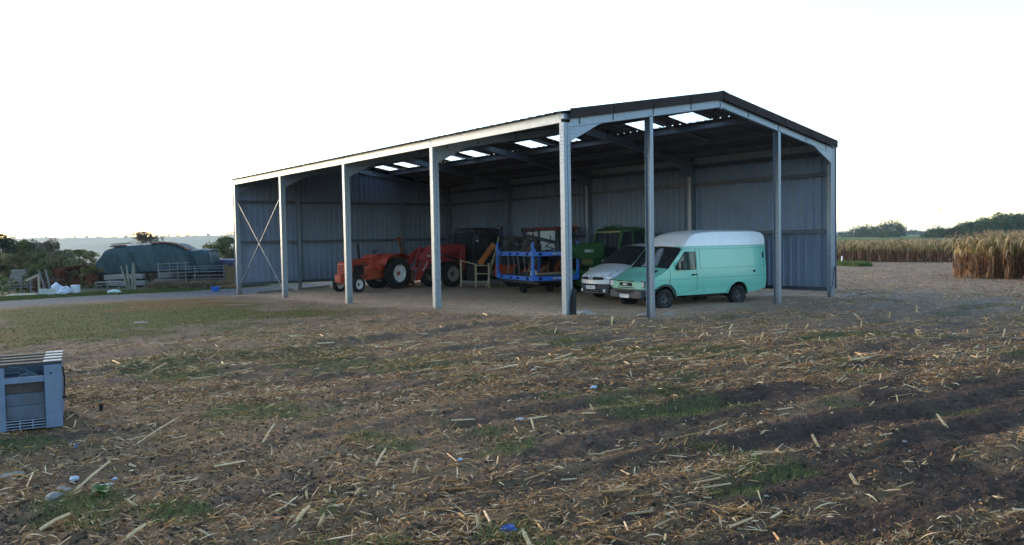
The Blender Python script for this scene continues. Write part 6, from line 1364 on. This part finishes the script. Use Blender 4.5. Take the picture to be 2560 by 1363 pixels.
pebbles(field_pts(700, 4.4, 20, lambda x, y, s, d: (1-masks(x, y)[0])*.9), .007, np.array([(.42, .39, .34), (.36, .32, .28)]), 'pebbles', 'small pale stones scattered in the soil', soilm)
def onf(px, py):   # ground point along a sight line, for the few singled-out scraps
    d_ = fwd+rgt*((px-1280)/FPX)+upv*((682-py)/FPX); t = (.27-CAM.z)/d_.z; p = CAM+d_*t
    for _ in range(6): t = (hz(p.x, p.y)-CAM.z)/d_.z; p = CAM+d_*t
    return p
def crumple(name, p, rx, rz_, m, lab, cat, seed):
    bm = bmesh.new(); bmesh.ops.create_icosphere(bm, subdivisions=3, radius=1)
    for v in bm.verts: v.co *= 1+mnoise.noise(v.co*2.2+Vector((seed, 0, 0)))*.6+mnoise.noise(v.co*6+Vector((seed, 3, 0)))*.2; v.co.x *= rx; v.co.y *= rx*.6; v.co.z = max(-.5, v.co.z)*rz_+rz_*.5
    me = bpy.data.meshes.new(name); bm.to_mesh(me); bm.free(); me.materials.append(m); o = bpy.data.objects.new(name, me); COL.objects.link(o); o.location = (p.x, p.y, p.z+.01); tag(o, lab, cat)
bf = mat('blue_film', (.015, .05, .22), .35, var=.3, scale=20)
crumple('plastic_scrap', onf(1272, 1332), .055, .025, bf, 'crumpled blue plastic scrap on the dark soil', 'plastic', 2)
crumple('plastic_scrap', onf(1485, 972), .055, .018, wbag, 'white shredded plastic scrap in the straw', 'plastic', 12); crumple('plastic_scrap', onf(1300, 1052), .05, .012, wbag, 'pale torn plastic among the straw in the middle', 'plastic', 22)
crumple('plastic_scrap', onf(185, 1205), .035, .025, wbag, 'white plastic scrap beside the grey stones at the left', 'plastic', 32); crumple('plastic_scrap', onf(268, 1218), .05, .012, wbag, 'flat white plastic scrap near the weed at the left', 'plastic', 42); crumple('plastic_scrap', onf(285, 1203), .03, .012, wbag, 'tiny white plastic flake right of the other scraps', 'plastic', 52)
crumple('plastic_scrap', onf(1150, 1155), .025, .015, wbag, 'tiny white flake on the soil left of the middle', 'plastic', 62)
gst = mat('field_stone', (.20, .19, .17), .9, var=.3, scale=8, bump=.4, bscale=30)
for k, (px, py, r_, lab) in enumerate(((15, 1195, .05, 'grey stone at the left edge'), (45, 1188, .045, 'grey stone second from the left edge'), (135, 1245, .06, 'largest field stone below the white scraps'), (155, 1225, .04, 'grey stone touching the white scraps'), (170, 1228, .035, 'small grey stone right of the largest field stone'), (2262, 1105, .018, 'round pale pebble on the dark soil at the right'), (1915, 1242, .016, 'tan pebble on the dark soil'), (350, 808, .16, 'flat pale stone lying on the mossy strip'))):
    p = onf(px, py); o = stone(p.x, p.y, r_, lab, m=gst, flat=.5 if k != 7 else .12, name='field_stone')
p = onf(253, 1030); q = MB(); q.lathe([(0, 0), (.022, 0), (.026, .075), (.024, .078), (.02, .01), (0, .01)], (0, 0, 0), (0, 0, 1), 16); o = q.build('plant_pot', black, None, loc=(p.x, p.y, p.z+.01), smooth=40); tag(o, 'small black pot standing on the ground right of the pallet box', 'pot')
p = onf(188, 1125); q = MB(); q.cyl((0, 0, 0), (.02, .02, .05), .016, .012, 8); o = q.build('bottle_cap', mat('blue_dark_plastic', (.03, .05, .10), .5), None, loc=(p.x, p.y, p.z+.01)); tag(o, 'small dark blue plastic stub in the straw below the pallet box', 'plastic')
# broad-leaved weed
p = onf(255, 1240); wd_ = empty('weed', (p.x, p.y, p.z)); lm = mat('fresh_leaf', (.05, .10, .015), .6, var=.2, scale=20, trans=.3)
for k in range(7):
    a = k*.95; d = Vector((math.cos(a), math.sin(a), 0)); e_ = Vector((-math.sin(a), math.cos(a), 0)); L_ = .08+.03*(k % 3); G = []
    for j, (t, w_) in enumerate(((0, .006), (.3, .03), (.6, .036), (.85, .02), (1, .002))): c = d*L_*t+Vector((0, 0, .07*math.sin(t*2.2))); G.append([c-e_*w_, c+Vector((0, 0, -.006)), c+e_*w_])
    MB().grid(G).build('leaf', lm, wd_, smooth=60)
tag(wd_, 'small green broad leaved weed between the straw at the left', 'weed')
# long single stalks that stand out
for k, (a, b, r_, lab) in enumerate((((342, 1110), (425, 1040), .008, 'long thin stalk leaning up in the left foreground'), ((180, 1235), (245, 1150), .012, 'thick yellow stalk right of the white scraps'), ((655, 1112), (675, 1055), .010, 'pale stalk rising steeply from the soil left of the middle'), ((730, 1318), (765, 1265), .014, 'thick brown stalk at the bottom left of the middle'), ((305, 1358), (350, 1312), .014, 'short thick stalk at the bottom left'), ((2150, 905), (2200, 885), .008, 'long pale stalk on the dark soil at the right'), ((1335, 1075), (1328, 1043), .012, 'short pale stalk among the torn plastic'), ((100, 1325), (160, 1285), .013, 'pale split stalk at the lower left'), ((940, 1165), (960, 1120), .011, 'pale stalk standing in the straw below the middle'), ((1215, 1160), (1222, 1140), .010, 'short stub leaning beside another one below the middle'))):
    A_ = onf(*a); dpt = (A_-CAM).dot(FH); vx = (b[0]-a[0])/FPX*dpt; vz = (a[1]-b[1])/FPX*dpt; B_ = A_+RH*vx+FH*vz*.8+Vector((0, 0, vz*.75)); q = MB(); M_ = (B_-A_)*.5+Vector((0, 0, .01)); q.cyl((0, 0, 0), M_, r_, r_*.9, 8); q.cyl(M_, B_-A_, r_*1.02, r_*.7, 8)
    o = q.build('maize_stalk', stubm, None, loc=(A_.x, A_.y, A_.z), smooth=50); tag(o, lab, 'maize stalk')
# scraps beside the far corner column
for k, (px, py, ln, lab) in enumerate(((2112, 742, .5, 'pale scrap of metal sheet at the far right corner of the barn'), (2135, 741, .45, 'dark scrap lying beyond the far right corner column'), (1885, 738, .5, 'shiny strip lying behind the mint van'), (1915, 742, .5, 'second shiny strip lying behind the mint van'))):
    p = onf(px, py); q = MB(); q.bar((0, 0, .03), (ln*.8, -ln*.6, .05), .10, .012); q.bar((.1, 0, .04), (ln*.7, -ln*.3, .07), .03, .03); o = q.build('metal_scrap', galv if k != 1 else darkm, None, loc=(p.x, p.y, p.z+.01)); tag(o, lab, 'scrap metal')
# hose hung on the far corner column
tag(MB().tube([(12.1, .02, .1), (12.25, -.05, .5), (12.38, -.04, 1.0), (12.45, -.03, 1.15), (12.5, -.04, 1.0), (12.5, -.04, .4)], .012, 6).build('cable', black), 'thin dark cable looped against the far right corner column', 'cable')
# ------------------------------------------------------------------ haze
hb = MB().box((0, 1400, 21), (9000, 9000, 60)).build('haze', MATS.get('x') or bpy.data.materials.new('haze')); hm_ = hb.data.materials[0]; hm_.use_nodes = True; N = hm_.node_tree.nodes; N.remove(N['Principled BSDF']); pv_ = N.new('ShaderNodeVolumePrincipled'); pv_.inputs['Color'].default_value = (.74, .86, 1, 1); pv_.inputs['Density'].default_value = .00012; pv_.inputs['Anisotropy'].default_value = .2
hm_.node_tree.links.new(pv_.outputs[0], N['Material Output'].inputs['Volume']); tag(hb, 'thin pale air over the fields', 'haze', kind='stuff'); hb.location.z = -22
